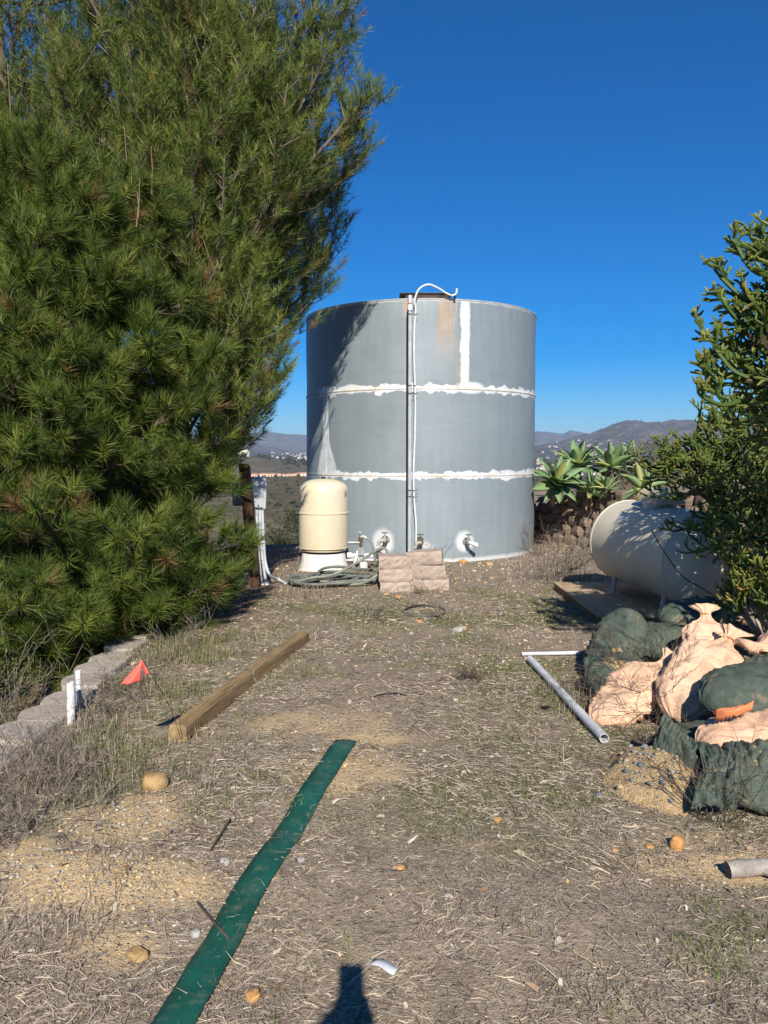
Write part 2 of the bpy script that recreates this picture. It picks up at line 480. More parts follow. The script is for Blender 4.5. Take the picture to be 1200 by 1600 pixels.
def tank_material():
    m = Mat('galvanised_tank_paint'); p = m.coord('Object'); x, y, z = m.sep(p)
    th = m.math('ARCTAN2', x, m.math('MULTIPLY', y, -1))
    u = th * TANK_R
    q = m.comb(u, 0, z)
    streak = m.noise(m.comb(u * 1.0, 3, z * .06), 9, 4, .6)
    streak2 = m.noise(m.comb(u, 8, z * .035), 34, 3, .6)
    hor = m.noise(m.comb(u * .15, 0, z), 14, 3, .6)
    cloud = m.noise(q, 1.3, 5, .6); fine = m.noise(q, 60, 3, .6)
    val = streak * .34 + cloud * .36 + hor * .22 + streak2 * .08
    col = m.ramp(val, [(.30, (.185, .222, .244)), (.5, (.226, .266, .290)), (.70, (.275, .316, .340))])
    low = m.ramp(val, [(.30, (.210, .252, .280)), (.5, (.250, .295, .325)), (.70, (.300, .346, .378))])
    col = m.mix(1 - z.step(S1 - .02, S1 + .02), col, low)
    def near(a, w, nz=.0): return 1 - ((th - a) * TANK_R + nz).abs().step(w * .55, w)
    runs0 = m.noise(m.comb(u, 1, z * .12), 42, 4, .7); rag = m.noise(q, 4.2, 5, .62, .4); rag2 = m.noise(m.comb(u * .22, 4, z * 1.6), 13, 4, .6)
    # pale drips under the upper edge
    drip = streak2.step(.55, .7) * z.step(HT - .55, HT) * .5
    col = m.mix(drip, col, (.42, .44, .45))
    # sealing paint along the seams
    white = None
    for (s0, k) in ((S1, 1.0), (S2, 1.15)):
        wdt = .026 + rag.step(.34, .75) * .085 * k
        d = (z - s0 + (rag2 - .5) * .06).abs()
        b = (1 - d.step(wdt * .7, wdt)) * (rag2.step(.25, .42) * .4 + .6)
        white = b if white is None else m.math('MAXIMUM', white, b)
    lim = th.step(a_mid - .16, a_mid - .02) * .92 + .08
    white = white * lim
    up = near(a_up, .07 + rag2 * .03, (rag - .5) * .10) * z.gt(S2) * (runs0.step(.30, .46) * .35 + .65)
    # the run of paint down the middle course, spreading towards its foot
    wd = .078 + (1 - z.step(S1, S1 + .55)) * .16 + (1 - z.step(S1, S2)) * .05
    dm = ((th - a_mid) * TANK_R + (rag - .5) * .05).abs()
    runs = m.noise(m.comb(u, 1, z * .12), 42, 4, .7)
    mid = (1 - dm.step(wd * .75, wd)) * z.gt(S1) * (1 - z.gt(S2)) * (runs.step(.36, .52) * .75 + .25)
    def blob(a, zc, rx, rz_, soft=.5):
        du = (th - a) * (TANK_R / rx); dz = (z - zc) * (1 / rz_)
        d = m.math('SQRT', du * du + dz * dz) + (rag - .5) * .7
        return 1 - d.step(1 - soft, 1)
    bl = m.math('MAXIMUM', blob(a_v1, z_v1 - .01, .20, .23), blob(a_v3, z_v3 + .01, .17, .19))
    bl = m.math('MAXIMUM', bl * .9, blob(a_blob, S2 + .02, .26, .10, .4))
    bl = m.math('MAXIMUM', bl, blob(a_v2 + .03, z_v2 - .05, .16, .12, .6) * .5)
    foot = (1 - (z + (rag - .5) * .08).step(.02, .07)) * .75
    rim = (z + (rag - .5) * .03).step(HT - .035, HT - .01) * .7
    for k in (up, mid, bl, foot, rim): white = m.math('MAXIMUM', white, k)
    white = white * (fine.step(.18, .4) * .3 + .7)
    spk = m.noise(m.comb(u, 5, z * .2), 30, 2, .5).step(.74, .78) * .5
    white = m.math('MAXIMUM', white, spk * z.gt(S1 + .2), True)
    wcol = m.ramp(rag, [(.3, (.56, .60, .63)), (.6, (.70, .72, .73))])
    # beige rust bleeding along the bead of the seams
    bead = None
    for s0 in (S1, S2):
        d = (z - s0 + (rag2 - .5) * .02).abs()
        b = (1 - d.step(.010, .032)) * streak.step(.40, .58)
        bead = b if bead is None else m.math('MAXIMUM', bead, b)
    wcol = m.mix(bead * .75, wcol, (.60, .50, .36))
    col = m.mix(white, col, wcol)
    rs = near(a_rust, .17, (streak2 - .5) * .2) * z.step(HT - 1.0, HT) * (streak2.step(.3, .6) * .7 + .3)
    rs = m.math('MAXIMUM', rs, near(a_rust2, .06, (streak2 - .5) * .08) * z.step(HT - .3, HT - .05) * .7)
    rs = m.math('MAXIMUM', rs, near(a_up - .055, .035, (streak2 - .5) * .04) * z.gt(S2) * (1 - z.step(S2 + .1, S2 + .9)) * .5)
    col = m.mix(rs * .8, col, m.ramp(rag, [(.35, (.36, .22, .11)), (.65, (.55, .38, .22))]))
    dark = m.noise(q, 2.6, 5, .65).step(.58, .75) * .18
    col = m.mix(dark, col, (.09, .10, .11))
    rough = m.ramp(val + white * .2, [(.3, .42), (.8, .62)])
    nr = m.bump(white * .8 + fine * .12 + cloud * .6, .25, .006)
    return m.out(col, rough, .15, nr, .45)
MT = tank_material()
M_STEEL = simple('grey_painted_steel', (.30, .33, .35), .5, .3, .12, 9)
M_RUST = simple('rusty_dark_steel', (.075, .055, .045), .85, .2, .4, 9, .3)
M_PIPE = simple('grey_pvc_conduit', (.40, .44, .48), .45, 0, .12, 8)
M_CABLE = simple('white_cable_sheath', (.66, .68, .68), .5, 0, .08, 12)
def cream_enamel():
    m = Mat('cream_enamel'); p = m.coord('Object'); x, y, z = m.sep(p)
    n = m.noise(p, 3, 5, .6); f = m.noise(p, 55, 4, .7)
    col = m.ramp(n, [(.3, (.60, .52, .37)), (.7, (.68, .60, .44))])
    runs = m.noise(m.comb(x * 14, y * 14, z * .7), 2.2, 4, .6).step(.55, .75) * .22
    col = m.mix(runs, col, (.42, .36, .26))
    rust = f.step(.62, .68) * (1 - (z - .762).abs().step(.004, .022))
    col = m.mix(rust, col, (.24, .10, .04)); col = m.mix((1 - z.step(.24, .34)) * f.step(.5, .7) * .5, col, (.33, .26, .17))
    return m.out(col, .42, 0, m.bump(n, .1, .02), .4)
M_CREAM = cream_enamel()
M_WPVC = simple('white_pvc', (.74, .75, .75), .4, 0, .07, 9)
M_BRASS = simple('tarnished_brass', (.23, .17, .09), .55, .7, .35, 25)
M_GALV = simple('galvanised_fittings', (.36, .37, .37), .5, .6, .25, 30)
M_BLACK = simple('black_plastic', (.012, .012, .013), .5, 0, .2, 8)
tank = thing('water_tank', 'large round grey steel water tank with white sealing paint along its seams', 'water tank', TANK)
def shell(z0, z1, dr, seed):
    n, k = 168, 16
    vs, fs = [], []
    for i in range(k + 1):
        z = z0 + (z1 - z0) * i / k
        for j in range(n):
            th = 2 * math.pi * j / n
            d = .010 * (mnoise.noise(Vector((math.sin(th) * 2.2, math.cos(th) * 2.2, z * 1.1 + seed)))) + .003 * mnoise.noise(Vector((math.sin(th) * 9, math.cos(th) * 9, z * 3)))
            e = min(i, k - i) / k
            d *= min(1, e * 5)
            r = TANK_R + dr + d
            vs.append((math.sin(th) * r, -math.cos(th) * r, z))
    for i in range(k):
        for j in range(n):
            j2 = (j + 1) % n
            fs.append((i * n + j, i * n + j2, (i + 1) * n + j2, (i + 1) * n + j))
    me = new_mesh('shell_course', vs, fs, MT, True)
    return mobj('shell_course', me, tank)
shell(-.05, S1, 0, 0); shell(S1 + .002, S2, -.003, 5); shell(S2 + .002, HT, -.006, 9)
for s0 in (S1, S2):
    mb = MB()
    prof = [(TANK_R - .008, s0 - .016), (TANK_R + .006, s0 - .007), (TANK_R + .007, s0 + .007), (TANK_R - .008, s0 + .016)]
    mb.lathe(prof, 168); mb.build('weld_bead', MT, tank, True)
for (a, z0, z1) in ((a_up, S2 + .02, HT - .01), (a_mid, S1 + .02, S2 - .02)):
    mb = MB()
    mb.tube([(math.sin(a) * (TANK_R - .009), -math.cos(a) * (TANK_R - .009), z0 + (z1 - z0) * i / 14) for i in range(15)], .014, 8)
    mb.build('weld_bead', MT, tank, True)
mb = MB()
mb.lathe([(TANK_R - .05, HT - .06), (TANK_R + .004, HT - .004), (TANK_R + .006, HT + .012), (TANK_R - .03, HT + .02), (TANK_R - .06, HT + .008)], 168)
mb.build('top_rim', simple('worn_rim', (.62, .63, .63), .5, .3, .2, 14), tank, True)
mb = MB(); mb.lathe([(TANK_R - .045, HT - .03), (.02, HT + .02)], 96); mb.build('roof', M_STEEL, tank, True)
# dark hatch frame standing on the roof behind the edge
hp = at(667, 466, 11.15) - TANK
mb = MB(); mb.box((hp.x, hp.y + .08, HT + .06), (.62, .40, .11), bevel=.006); mb.box((hp.x - .02, hp.y + .08, HT + .122), (.74, .44, .012))
mb.build('roof_hatch', M_RUST, tank)
# --- standpipe conduit and cable up the front
ap, _ = tank_hit(641, 700)
def on_shell(a, z, off): return Vector((math.sin(a) * (TANK_R + off), -math.cos(a) * (TANK_R + off), z))
cond = thing('conduit_run', 'grey conduit with thin white cable running up the face of the steel tank', 'pipe', TANK)
mb = MB(); mb.tube([on_shell(ap, z, .085) for z in np.linspace(.06, HT - .16, 16)], .0265, 10)
mb.build('conduit', M_PIPE, cond, True)
mb = MB(); mb.tube([on_shell(ap, HT - .165, .085), on_shell(ap, HT - .09, .085)], .033, 10); mb.build('coupling', M_WPVC, cond, True)
mb = MB(); mb.tube([on_shell(ap, HT - .088, .085), on_shell(ap, HT - .075, .085)], .035, 10); mb.build('rusty_clamp', simple('rust_clamp', (.34, .12, .05), .8), cond, True)
mb = MB(); mb.tube([on_shell(ap, HT - .074, .085), on_shell(ap, HT - .02, .085), on_shell(ap, HT + .03, .06)], .029, 10); mb.build('conduit_end', M_PIPE, cond, True)
def shp(px, py, off):
    a, z = tank_hit(px, py); return on_shell(a, z, off)
cz = [.10, .5, .9, 1.3, 1.8, 2.3, 2.8, 3.2, 3.5]
ca = [ap + .034 + .006 * math.sin(i * 1.7) for i in range(len(cz))]
ca[0] += .01; ca[1] += .008
pts = [on_shell(a, z, .088) for a, z in zip(ca, cz)]
top0 = pts[-1]
arch = [top0 + Vector((-.01, -.01, .13)), top0 + Vector((.045, -.02, .27)), top0 + Vector((.17, -.02, .335)), top0 + Vector((.31, 0, .29)),
        top0 + Vector((.43, .03, .225)), top0 + Vector((.52, .06, .205)), top0 + Vector((.565, .06, .24)), top0 + Vector((.572, .06, .30))]
mb = MB(); mb.tube(smooth_path(pts + arch, 5), .0130, 8); mb.build('cable', M_CABLE, cond, True)
mb = MB(); mb.tube([top0 + Vector((.545, .07, .165)), top0 + Vector((.545, .07, .235))], .016, 8); mb.build('cable_gland', M_BLACK, cond, True)
for z in (3.44, 2.47, 2.36, 1.02, .93):
    mb = MB()
    c1 = on_shell(ap, z, .085); c2 = on_shell(ap + .036, z, .088)
    mb.tube([c1 + Vector((-.034, .03, 0)), c1 + Vector((-.036, -.02, 0)), c1 + Vector((0, -.036, 0)), c2 + Vector((.0, -.024, -.006)), c2 + Vector((.024, -.012, -.004)), c2 + Vector((.042, .0, .008))], .004, 5)
    mb.build('tie_wire', M_BLACK, cond)
mb = MB(); mb.tube([on_shell(ap - .0205, z, .075) for z in np.linspace(.08, HT - .19, 12)] + [on_shell(ap - .006, HT - .17, .1), on_shell(ap + .016, HT - .18, .1)], .0085, 6)
mb.build('black_cable', M_BLACK, cond, True)
# --- gate valves
def gate_valve(px, py, label, outlet, sc=1.0, body_mat=None):
    a, z = tank_hit(px, py)
    t = thing('gate_valve', label, 'valve', TANK + on_shell(a, z, 0), a, 'gate valves at the foot of the steel tank')
    bm_ = body_mat or M_GALV
    mb = MB(); mb.tube([(0, .03, 0), (0, -.10 * sc, 0)], .022 * sc, 10); mb.tube([(0, -.005, 0), (0, -.02, 0)], .045 * sc, 12)
    mb.build('nipple', bm_, t, True)
    mb = MB(); mb.tube([(0, -.08 * sc, 0), (0, -.09 * sc, 0), (0, -.15 * sc, 0), (0, -.16 * sc, 0)], [.028 * sc, .036 * sc, .036 * sc, .028 * sc], 8)
    mb.tube([(0, -.12 * sc, 0), (0, -.12 * sc, .05 * sc), (0, -.12 * sc, .055 * sc), (0, -.12 * sc, .075 * sc)], [.026 * sc, .026 * sc, .018 * sc, .016 * sc], 8)
    b = mb.build('valve_body', bm_, t, True)
    mb = MB(); mb.tube([(0, -.12 * sc, .07 * sc), (0, -.12 * sc, .112 * sc)], .006 * sc, 6); mb.build('stem', M_BRASS, t, True)
    mb = MB()
    ring = [(math.cos(i / 16 * 2 * math.pi) * .042 * sc, -.12 * sc + math.sin(i / 16 * 2 * math.pi) * .042 * sc, .108 * sc) for i in range(17)]
    mb.tube(ring, .0065 * sc, 6, False)
    for k in range(3):
        an = k * 2.094 + .3
        mb.tube([(0, -.12 * sc, .108 * sc), (math.cos(an) * .042 * sc, -.12 * sc + math.sin(an) * .042 * sc, .108 * sc)], .005 * sc, 5)
    mb.build('hand_wheel', simple('wheel_paint', (.15, .13, .10), .7, .3, .4, 30), t, True)
    if outlet == 'white':
        mb = MB(); mb.tube([(0, -.15, 0), (.02, -.19, -.005), (.075, -.235, -.03), (.085, -.243, -.035)], [.026, .027, .030, .030], 12, False)
        mb.tube([(.085, -.243, -.035), (.06, -.22, -.02)], [.024, .022], 12, False)
        mb.build('outlet_pipe', M_WPVC, t, True)
    else:
        mb = MB(); mb.tube(smooth_path([(0, -.15, 0), (-.03, -.18, 0), (-.06, -.185, -.02), (-.075, -.185, -.075)], 4), .027, 10)
        mb.build('elbow', simple('grey_elbow', (.42, .40, .36), .6, .1), t, True)
    return t
gate_valve(605, 843, 'weathered gate valve with grey elbow beside the cream pressure tank', 'elbow', 1.0, simple('worn_valve', (.34, .31, .27), .65, .3, .3, 25))
gate_valve(657, 846, 'gate valve half hidden behind the stacked blocks below the conduit', 'elbow', 1.05, M_BRASS)
gate_valve(727, 846, 'gate valve with short white outlet pipe sticking out to the side', 'white', 1.0)

# ================================================================== PRESSURE TANK AND PLUMBING
PT = at(506, 868, 10.15); PT.z = gz(PT.x, PT.y)
ptk = thing('pressure_tank', 'cream well pressure tank standing on a white plastic skirt', 'pressure tank', PT)
R0 = .325
mb = MB()
zb = .235
prof = [(.18, zb), (R0 - .03, zb + .02), (R0 - .005, zb + .07), (R0, zb + .10), (R0, zb + .52)]
mb.lathe(prof, 56); mb.build('lower_shell', M_CREAM, ptk, True)
mb = MB(); prof = [(R0 - .002, zb + .521), (R0 - .002, zb + .82), (R0 - .015, zb + .875), (R0 - .06, zb + .915), (R0 - .13, zb + .945), (R0 - .22, zb + .962), (.02, zb + .968)]
mb.lathe(prof, 56); mb.build('upper_shell', M_CREAM, ptk, True)
mb = MB(); mb.lathe([(R0 - .01, zb + .505), (R0 + .008, zb + .512), (R0 + .008, zb + .530), (R0 - .01, zb + .537)], 56); mb.build('band', M_CREAM, ptk, True)
mb = MB(); mb.lathe([(R0 - .02, zb + .05), (R0 + .003, zb + .058), (R0 + .003, zb + .066), (R0 - .02, zb + .074)], 56); mb.build('band', M_CREAM, ptk, True)
mb = MB(); mb.lathe([(.03, zb + .965), (.03, zb + .985), (.022, zb + .992)], 14); mb.build('valve_cap', M_BLACK, ptk, True)
# faint dark print on the side away from the pine
mb = MB()
for i, z in enumerate((zb + .79, zb + .765, zb + .74)):
    for k in range(4):
        th = math.radians(-28 + k * 3.2 * (1 if i != 1 else .8)); th2 = th + math.radians(2.2)
        rr_ = R0 + .0015
        mb.add([(math.cos(th) * rr_, math.sin(th) * rr_, z), (math.cos(th2) * rr_, math.sin(th2) * rr_, z), (math.cos(th2) * rr_, math.sin(th2) * rr_, z + .012), (math.cos(th) * rr_, math.sin(th) * rr_, z + .012)], [(0, 1, 2, 3)])
mb.build('printed_mark', simple('blue_print', (.03, .05, .12), .6), ptk)
mb = MB(); n = 56; vs = []; prof = [(.345, -.02), (.335, .0), (.30, .12), (.285, .215), (.275, .225)]
for (r, z) in prof:
    for k in range(n):
        th = 2 * math.pi * k / n
        rib = -.012 if (k % 7) in (0,) and z < .22 else 0
        vs.append(((r + rib) * math.cos(th), (r + rib) * math.sin(th), z))
fs = [(i * n + k, i * n + (k + 1) % n, (i + 1) * n + (k + 1) % n, (i + 1) * n + k) for i in range(len(prof) - 1) for k in range(n)]
mb.add(vs, fs); mb.build('skirt', simple('white_skirt', (.66, .65, .61), .55, 0, .08, 5), ptk, True)
# plumbing manifold between the two tanks
PM = Vector((PT.x + .47, PT.y + .02, gz(PT.x + .47, PT.y)))
pl = thing('plumbing_manifold', 'pipes, tee and grey pressure switch between cream tank and steel tank', 'plumbing', PM)
mb = MB(); mb.tube([(-.19, 0, .34), (.01, 0, .34)], .021, 10); mb.tube([(-.19, .02, .10), (.32, .03, .10)], .022, 10); mb.build('grey_pipe', M_GALV, pl, True)
mb = MB(); mb.tube([(.02, 0, .30), (.02, 0, .345), (.02, 0, .35), (.02, 0, .40), (.02, 0, .41), (.02, 0, .45)], [.022, .022, .03, .03, .02, .018], 8); mb.build('brass_tee', M_BRASS, pl, True)
mb = MB(); mb.tube([(.02, 0, .45), (.02, 0, .48)], .01, 6); mb.box((.01, 0, .485), (.055, .02, .016)); mb.build('tap_handle', simple('tap_green', (.33, .40, .38), .5, .3), pl)
mb = MB(); mb.tube([(.02, 0, .42), (.06, -.01, .425), (.10, -.02, .40)], .022, 10); mb.build('tap_spout', simple('tap_body', (.40, .46, .44), .5, .3), pl, True)
mb = MB(); mb.box((.02, -.01, .22), (.10, .085, .11), bevel=.012); mb.build('pressure_switch', simple('switch_grey', (.30, .32, .34), .5), pl, True)
mb = MB(); mb.tube([(.02, 0, .15), (.02, 0, .31)], .014, 8); mb.build('riser', M_BRASS, pl, True)
mb = MB(); mb.tube(smooth_path([(-.02, -.03, .23), (-.04, -.06, .14), (-.07, -.09, .05), (-.12, -.11, .0)], 5), .018, 8); mb.build('flexible_conduit', M_WPVC, pl, True)
mb = MB(); mb.tube([(-.16, .01, .17), (-.10, .01, .17)], .038, 12); mb.tube([(-.10, .01, .17), (.22, .05, .165)], .024, 10); mb.tube([(.10, .03, .165), (.19, .04, .165)], .034, 10); mb.build('white_pipe', M_WPVC, pl, True)
mb = MB(); mb.tube([(.26, .05, .06), (.26, .05, .20)], .045, 12); mb.tube([(.07, .0, .055), (.14, .02, .055)], .05, 12); mb.build('filter_body', simple('filter_dark', (.10, .095, .085), .6), pl, True)
mb = MB(); mb.tube([(.30, .06, .10), (.38, .08, .10)], .045, 10); mb.build('union', simple('tan_union', (.42, .31, .19), .7), pl, True)
mb = MB(); mb.box((.06, -.06, .04), (.10, .09, .10), bevel=.01); mb.build('footing', simple('white_footing', (.55, .55, .53), .7), pl, True)
mb = MB(); mb.tube(smooth_path([(.10, -.02, .40), (.155, -.03, .36), (.19, -.05, .27), (.215, -.06, .15), (.22, -.05, .06)], 6), .015, 8); mb.build('tap_hose', simple('hose_grey', (.16, .19, .18), .55), pl, True)
# --- coiled garden hose
rng = random.Random(4)
HC = on(525, 913); hs = []
n = 260
for i in range(n):
    t = i / n; a = t * 6.5 * 2 * math.pi + .4
    rx = .40 + .13 * math.sin(a * .37 + 1) + .08 * math.sin(t * 23); ry = .21 + .09 * math.sin(a * .53) + .05 * math.cos(t * 31)
    ox = .10 * math.sin(t * 9) + .04 * math.sin(a * .21); oy = .05 * math.cos(t * 7)
    x = HC.x + ox + rx * math.cos(a); y = HC.y + .06 + oy + ry * math.sin(a)
    hs.append((x, y, gz(x, y) + .018 + .10 * t * (0.6 + .4 * math.sin(a * .5)) + .025 * max(0, math.sin(a * 1.31))))
hose = thing('garden_hose', 'tangled grey green garden hose lying coiled before the cream tank', 'hose', (HC.x, HC.y, 0))
M_HOSE = simple('grey_green_hose', (.135, .155, .135), .5, 0, .35, 5)
loc = Vector((HC.x, HC.y, 0))
mb = MB(); mb.tube([Vector(p) - loc for p in smooth_path(hs[::2], 2)], .018, 7); mb.build('coil', M_HOSE, hose, True)
e0 = Vector(hs[-1])
la = at(560, 878, 8.75); lb = at(594, 857, 8.9); lc = at(605, 863, 8.85); ld = at(600, 885, 8.75); le = at(583, 903, 8.65); lf = at(555, 913, 8.7); lg = at(500, 908, 8.75)
lz = at(520, 898, 8.7)
mb = MB(); mb.tube([p - loc for p in smooth_path([at(455, 912, 8.75), at(487, 903, 8.72), lz, la, lb, lc, ld, le, lf, lg], 7)], .0165, 8); mb.build('raised_loop', simple('sunbleached_hose', (.21, .215, .18), .55, 0, .3, 6), hose, True)

# ================================================================== STACKED LANDSCAPE BLOCKS
def block_material(name, c0, c1, c2):
    m = Mat(name); p = m.coord('Object'); r = m.rnd()
    q = m.vadd(p, m.comb(r * 31, r * 17, r * 5))
    a = m.noise(q, 9, 5, .65); b = m.noise(q, 60, 4, .7); v = m.vor(q, 85, 'F1')
    col = m.ramp(a * .5 + b * .5, [(.3, c0), (.5, c1), (.7, c2)])
    col = m.mix((r - .5) * .35 + .12, col, tuple(x * .65 for x in c1))
    return m.out(col, .95, 0, m.bump(a * 1.5 + b + v * .5, .8, .006), .15)
M_BLOCK = block_material('tan_split_block', (.25, .195, .16), (.41, .33, .275), (.52, .435, .365))
M_WALL = block_material('grey_brown_split_block', (.10, .075, .058), (.22, .165, .125), (.34, .265, .205))
M_EDGE = block_material('grey_edging_block', (.26, .22, .18), (.40, .345, .29), (.48, .42, .36))
def split_block(w, d, h, seed, mat, taper=.85, rough=.007):
    """landscape block: rough split face towards -Y, smooth top, narrower at the back"""
    rg = random.Random(seed); nx, nz = 9, 4
    vs = []; fs = []
    for j in range(nz + 1):
        for i in range(nx + 1):
            u = i / nx * 2 - 1; z = j / nz * h
            edge = (j in (0, nz)) or (i in (0, nx))
            bul = .022 * (1 - abs(u) ** 2.5) + (0 if j in (0, nz) else .010)
            vs.append((u * w / 2 + rg.uniform(-1, 1) * .003, -d / 2 - bul + rg.uniform(-rough, rough) * (.4 if edge else 1), z + (rg.uniform(-.004, .004) if edge else rg.uniform(-.008, .008))))
    for j in range(nz):
        for i in range(nx):
            a = j * (nx + 1) + i
            fs.append((a, a + 1, a + nx + 2, a + nx + 1))
    b = len(vs)
    vs += [(-w / 2 * taper, d / 2, 0), (w / 2 * taper, d / 2, 0), (w / 2 * taper, d / 2, h), (-w / 2 * taper, d / 2, h)]
    top = [nz * (nx + 1) + i for i in range(nx + 1)]; bot = list(range(nx + 1))
    fs.append(tuple(top + [b + 2, b + 3])); fs.append(tuple(bot[::-1] + [b, b + 1]))
    fs.append(tuple([j * (nx + 1) for j in range(nz, -1, -1)] + [b, b + 3])[::-1])
    fs.append(tuple([j * (nx + 1) + nx for j in range(nz + 1)] + [b + 2, b + 1])[::-1])
    fs.append((b, b + 3, b + 2, b + 1))
    me = new_mesh('landscape_block', vs, fs, mat)
    bm = bmesh.new(); bm.from_mesh(me); bmesh.ops.recalc_face_normals(bm, faces=bm.faces); bm.to_mesh(me); bm.free()
    return me
sl = on(619, 925); sr = on(676, 922)
for k, (c, w, lean, yaw, name) in enumerate(((sl, .365, -.075, .06, 'shorter'), (sr, .405, -.13, -.12, 'taller'))):
    for lev in range(3):
        me = split_block(w, .27, .148 if k else .135, 40 + k * 3 + lev, M_BLOCK)
        o = mobj('landscape_block', me)
        hh = (.150 if k else .137)
        dx = [0.0, -.022, -.035][lev] if k == 0 else [.0, -.03, -.058][lev]
        if lev == 0: zb_ = gz(c.x, c.y + .12) - .03
        o.location = (c.x + dx, c.y + .15 + .012 * lev, zb_ + hh * lev + .003 * lev)
        o.rotation_euler = (0, (0.0 if k == 0 else -.03) + (.02 if lev == 2 else 0) * (1 - k) - (.05 * lev * k if lev == 2 else 0) * .6, yaw + .05 * lev * (-1) ** k)
        tag(o, '%s tan split-face block of the %s stack before the steel tank' % (('bottom', 'middle', 'top')[lev], name), 'block', 'tan blocks stacked before the tank')
# ================================================================== BLOCK WALL AND AGAVES ON THE RIGHT
bw = thing('retaining_wall', 'terraced wall of grey brown split-face blocks holding up the agave bed', 'wall', (WA.x, WA.y, 0), math.atan2(_wd.y, _wd.x))
wlen = (WB - WA).length
BH, BWD = .152, .31
def wall_block(seed):
    rg = random.Random(seed); w = BWD - .006; h = BH - .005; d = .24
    # plan of the face: two slanting cheeks and a rough nose; local -Y faces out
    xs_ = [-w / 2, -w * .22 + rg.uniform(-.02, .02), w * .22 + rg.uniform(-.02, .02), w / 2]
    ys_ = [0.0, -.065 + rg.uniform(-.02, .015), -.065 + rg.uniform(-.02, .015), 0.0]
    vs = []; fs = []
    for j, zz in enumerate((0, h * .5 + rg.uniform(-.02, .02), h)):
        for i in range(4):
            out = (.018 if j == 1 else 0) * (1 if i in (1, 2) else .4)
            vs.append((xs_[i] + (rg.uniform(-.012, .012) if i in (1, 2) else 0), ys_[i] - out + rg.uniform(-.01, .01) * (i in (1, 2)), zz))
    for j in range(2):
        for i in range(3):
            a = j * 4 + i; fs.append((a, a + 1, a + 5, a + 4))
    b = len(vs); vs += [(-w / 2, d, 0), (w / 2, d, 0), (w / 2, d, h), (-w / 2, d, h)]
    fs += [(8, 9, 10, 11, b + 2, b + 3), (3, 2, 1, 0, b, b + 1), (0, 4, 8, b + 3, b), (11, 7, 3, b + 1, b + 2), (b, b + 3, b + 2, b + 1)]
    return new_mesh('block', vs, fs, M_WALL)
wmeshes = [wall_block(100 + i) for i in range(9)]
rg = random.Random(7)
for lev in range(7):
    nb = int(wlen / BWD)
    for i in range(nb):
        s_ = (i + .5 * (lev % 2)) * BWD + .15
        full = 4 if s_ < 1.25 else (5 if s_ < 1.9 else (6 if s_ < 3.0 else 7))
        if lev > full: continue
        if s_ > wlen - .1: continue
        o = mobj('block', wmeshes[rg.randrange(9)], bw)
        # the face of the wall leans back a little with every course; local +Y is away from the terrace
        o.location = (s_ + rg.uniform(-.006, .006), -.0 + .018 * lev + rg.uniform(-.008, .008), lev * BH - .08)
        o.rotation_euler = (0, 0, rg.uniform(-.03, .03))
# make sure local -Y of the wall looks away from the terrace
_test = Matrix.Rotation(math.atan2(_wd.y, _wd.x), 2) @ Vector((0, -1))
if wall_side(WA.x + _test.x, WA.y + _test.y) > 0:
    bw.rotation_euler.z += math.pi; bw.location = (WB.x, WB.y, 0)

def agave_material():
    m = Mat('agave_leaf'); p = m.coord('Object'); x, y, z = m.sep(p); r = m.rnd()
    n = m.noise(p, 14, 3, .5)
    g = m.ramp(n * .4 + x * 1.0 + r * .25, [(.15, (.40, .46, .14)), (.45, (.27, .37, .125)), (.8, (.20, .31, .14))])
    g = m.mix(r.gt(.82) * .6, g, (.42, .40, .12))
    return m.out(g, .5, 0, None, .35, trans=.12)
M_AGAVE = agave_material()
def agave_leaf(L, W, bend, seed):
    rg = random.Random(seed); n = 8; vs = []; fs = []
    for i in range(n + 1):
        t = i / n
        w = W * (.42 + .58 * math.sin(math.pi * min(1, t * 1.08) ** .85)) if t < .55 else W * (1 - ((t - .55) / .45) ** 1.7)
        w = max(w, .002)
        cx = L * t; cz = -bend * L * t * t
        cup = .22 * w * (1 - t * .3); th = .012 * (1 - t) + .002
        vs += [(cx, -w / 2, cz + cup), (cx, 0, cz + .002), (cx, w / 2, cz + cup), (cx, 0, cz - th)]
    for i in range(n):
        for k in range(4):
            a = i * 4 + k; b = i * 4 + (k + 1) % 4
            fs.append((a, b, b + 4, a + 4))
    fs.append((3, 2, 1, 0))
    me = new_mesh('leaf', vs, fs, M_AGAVE, True)
    return me
ag_meshes = [agave_leaf(1.0, w, b, i) for i, (w, b) in enumerate(((.36, .10), (.33, .2), (.38, .05), (.32, .28)))]
M_STALK = simple('agave_stalk', (.14, .10, .065), .95, 0, .3, 20, .5)
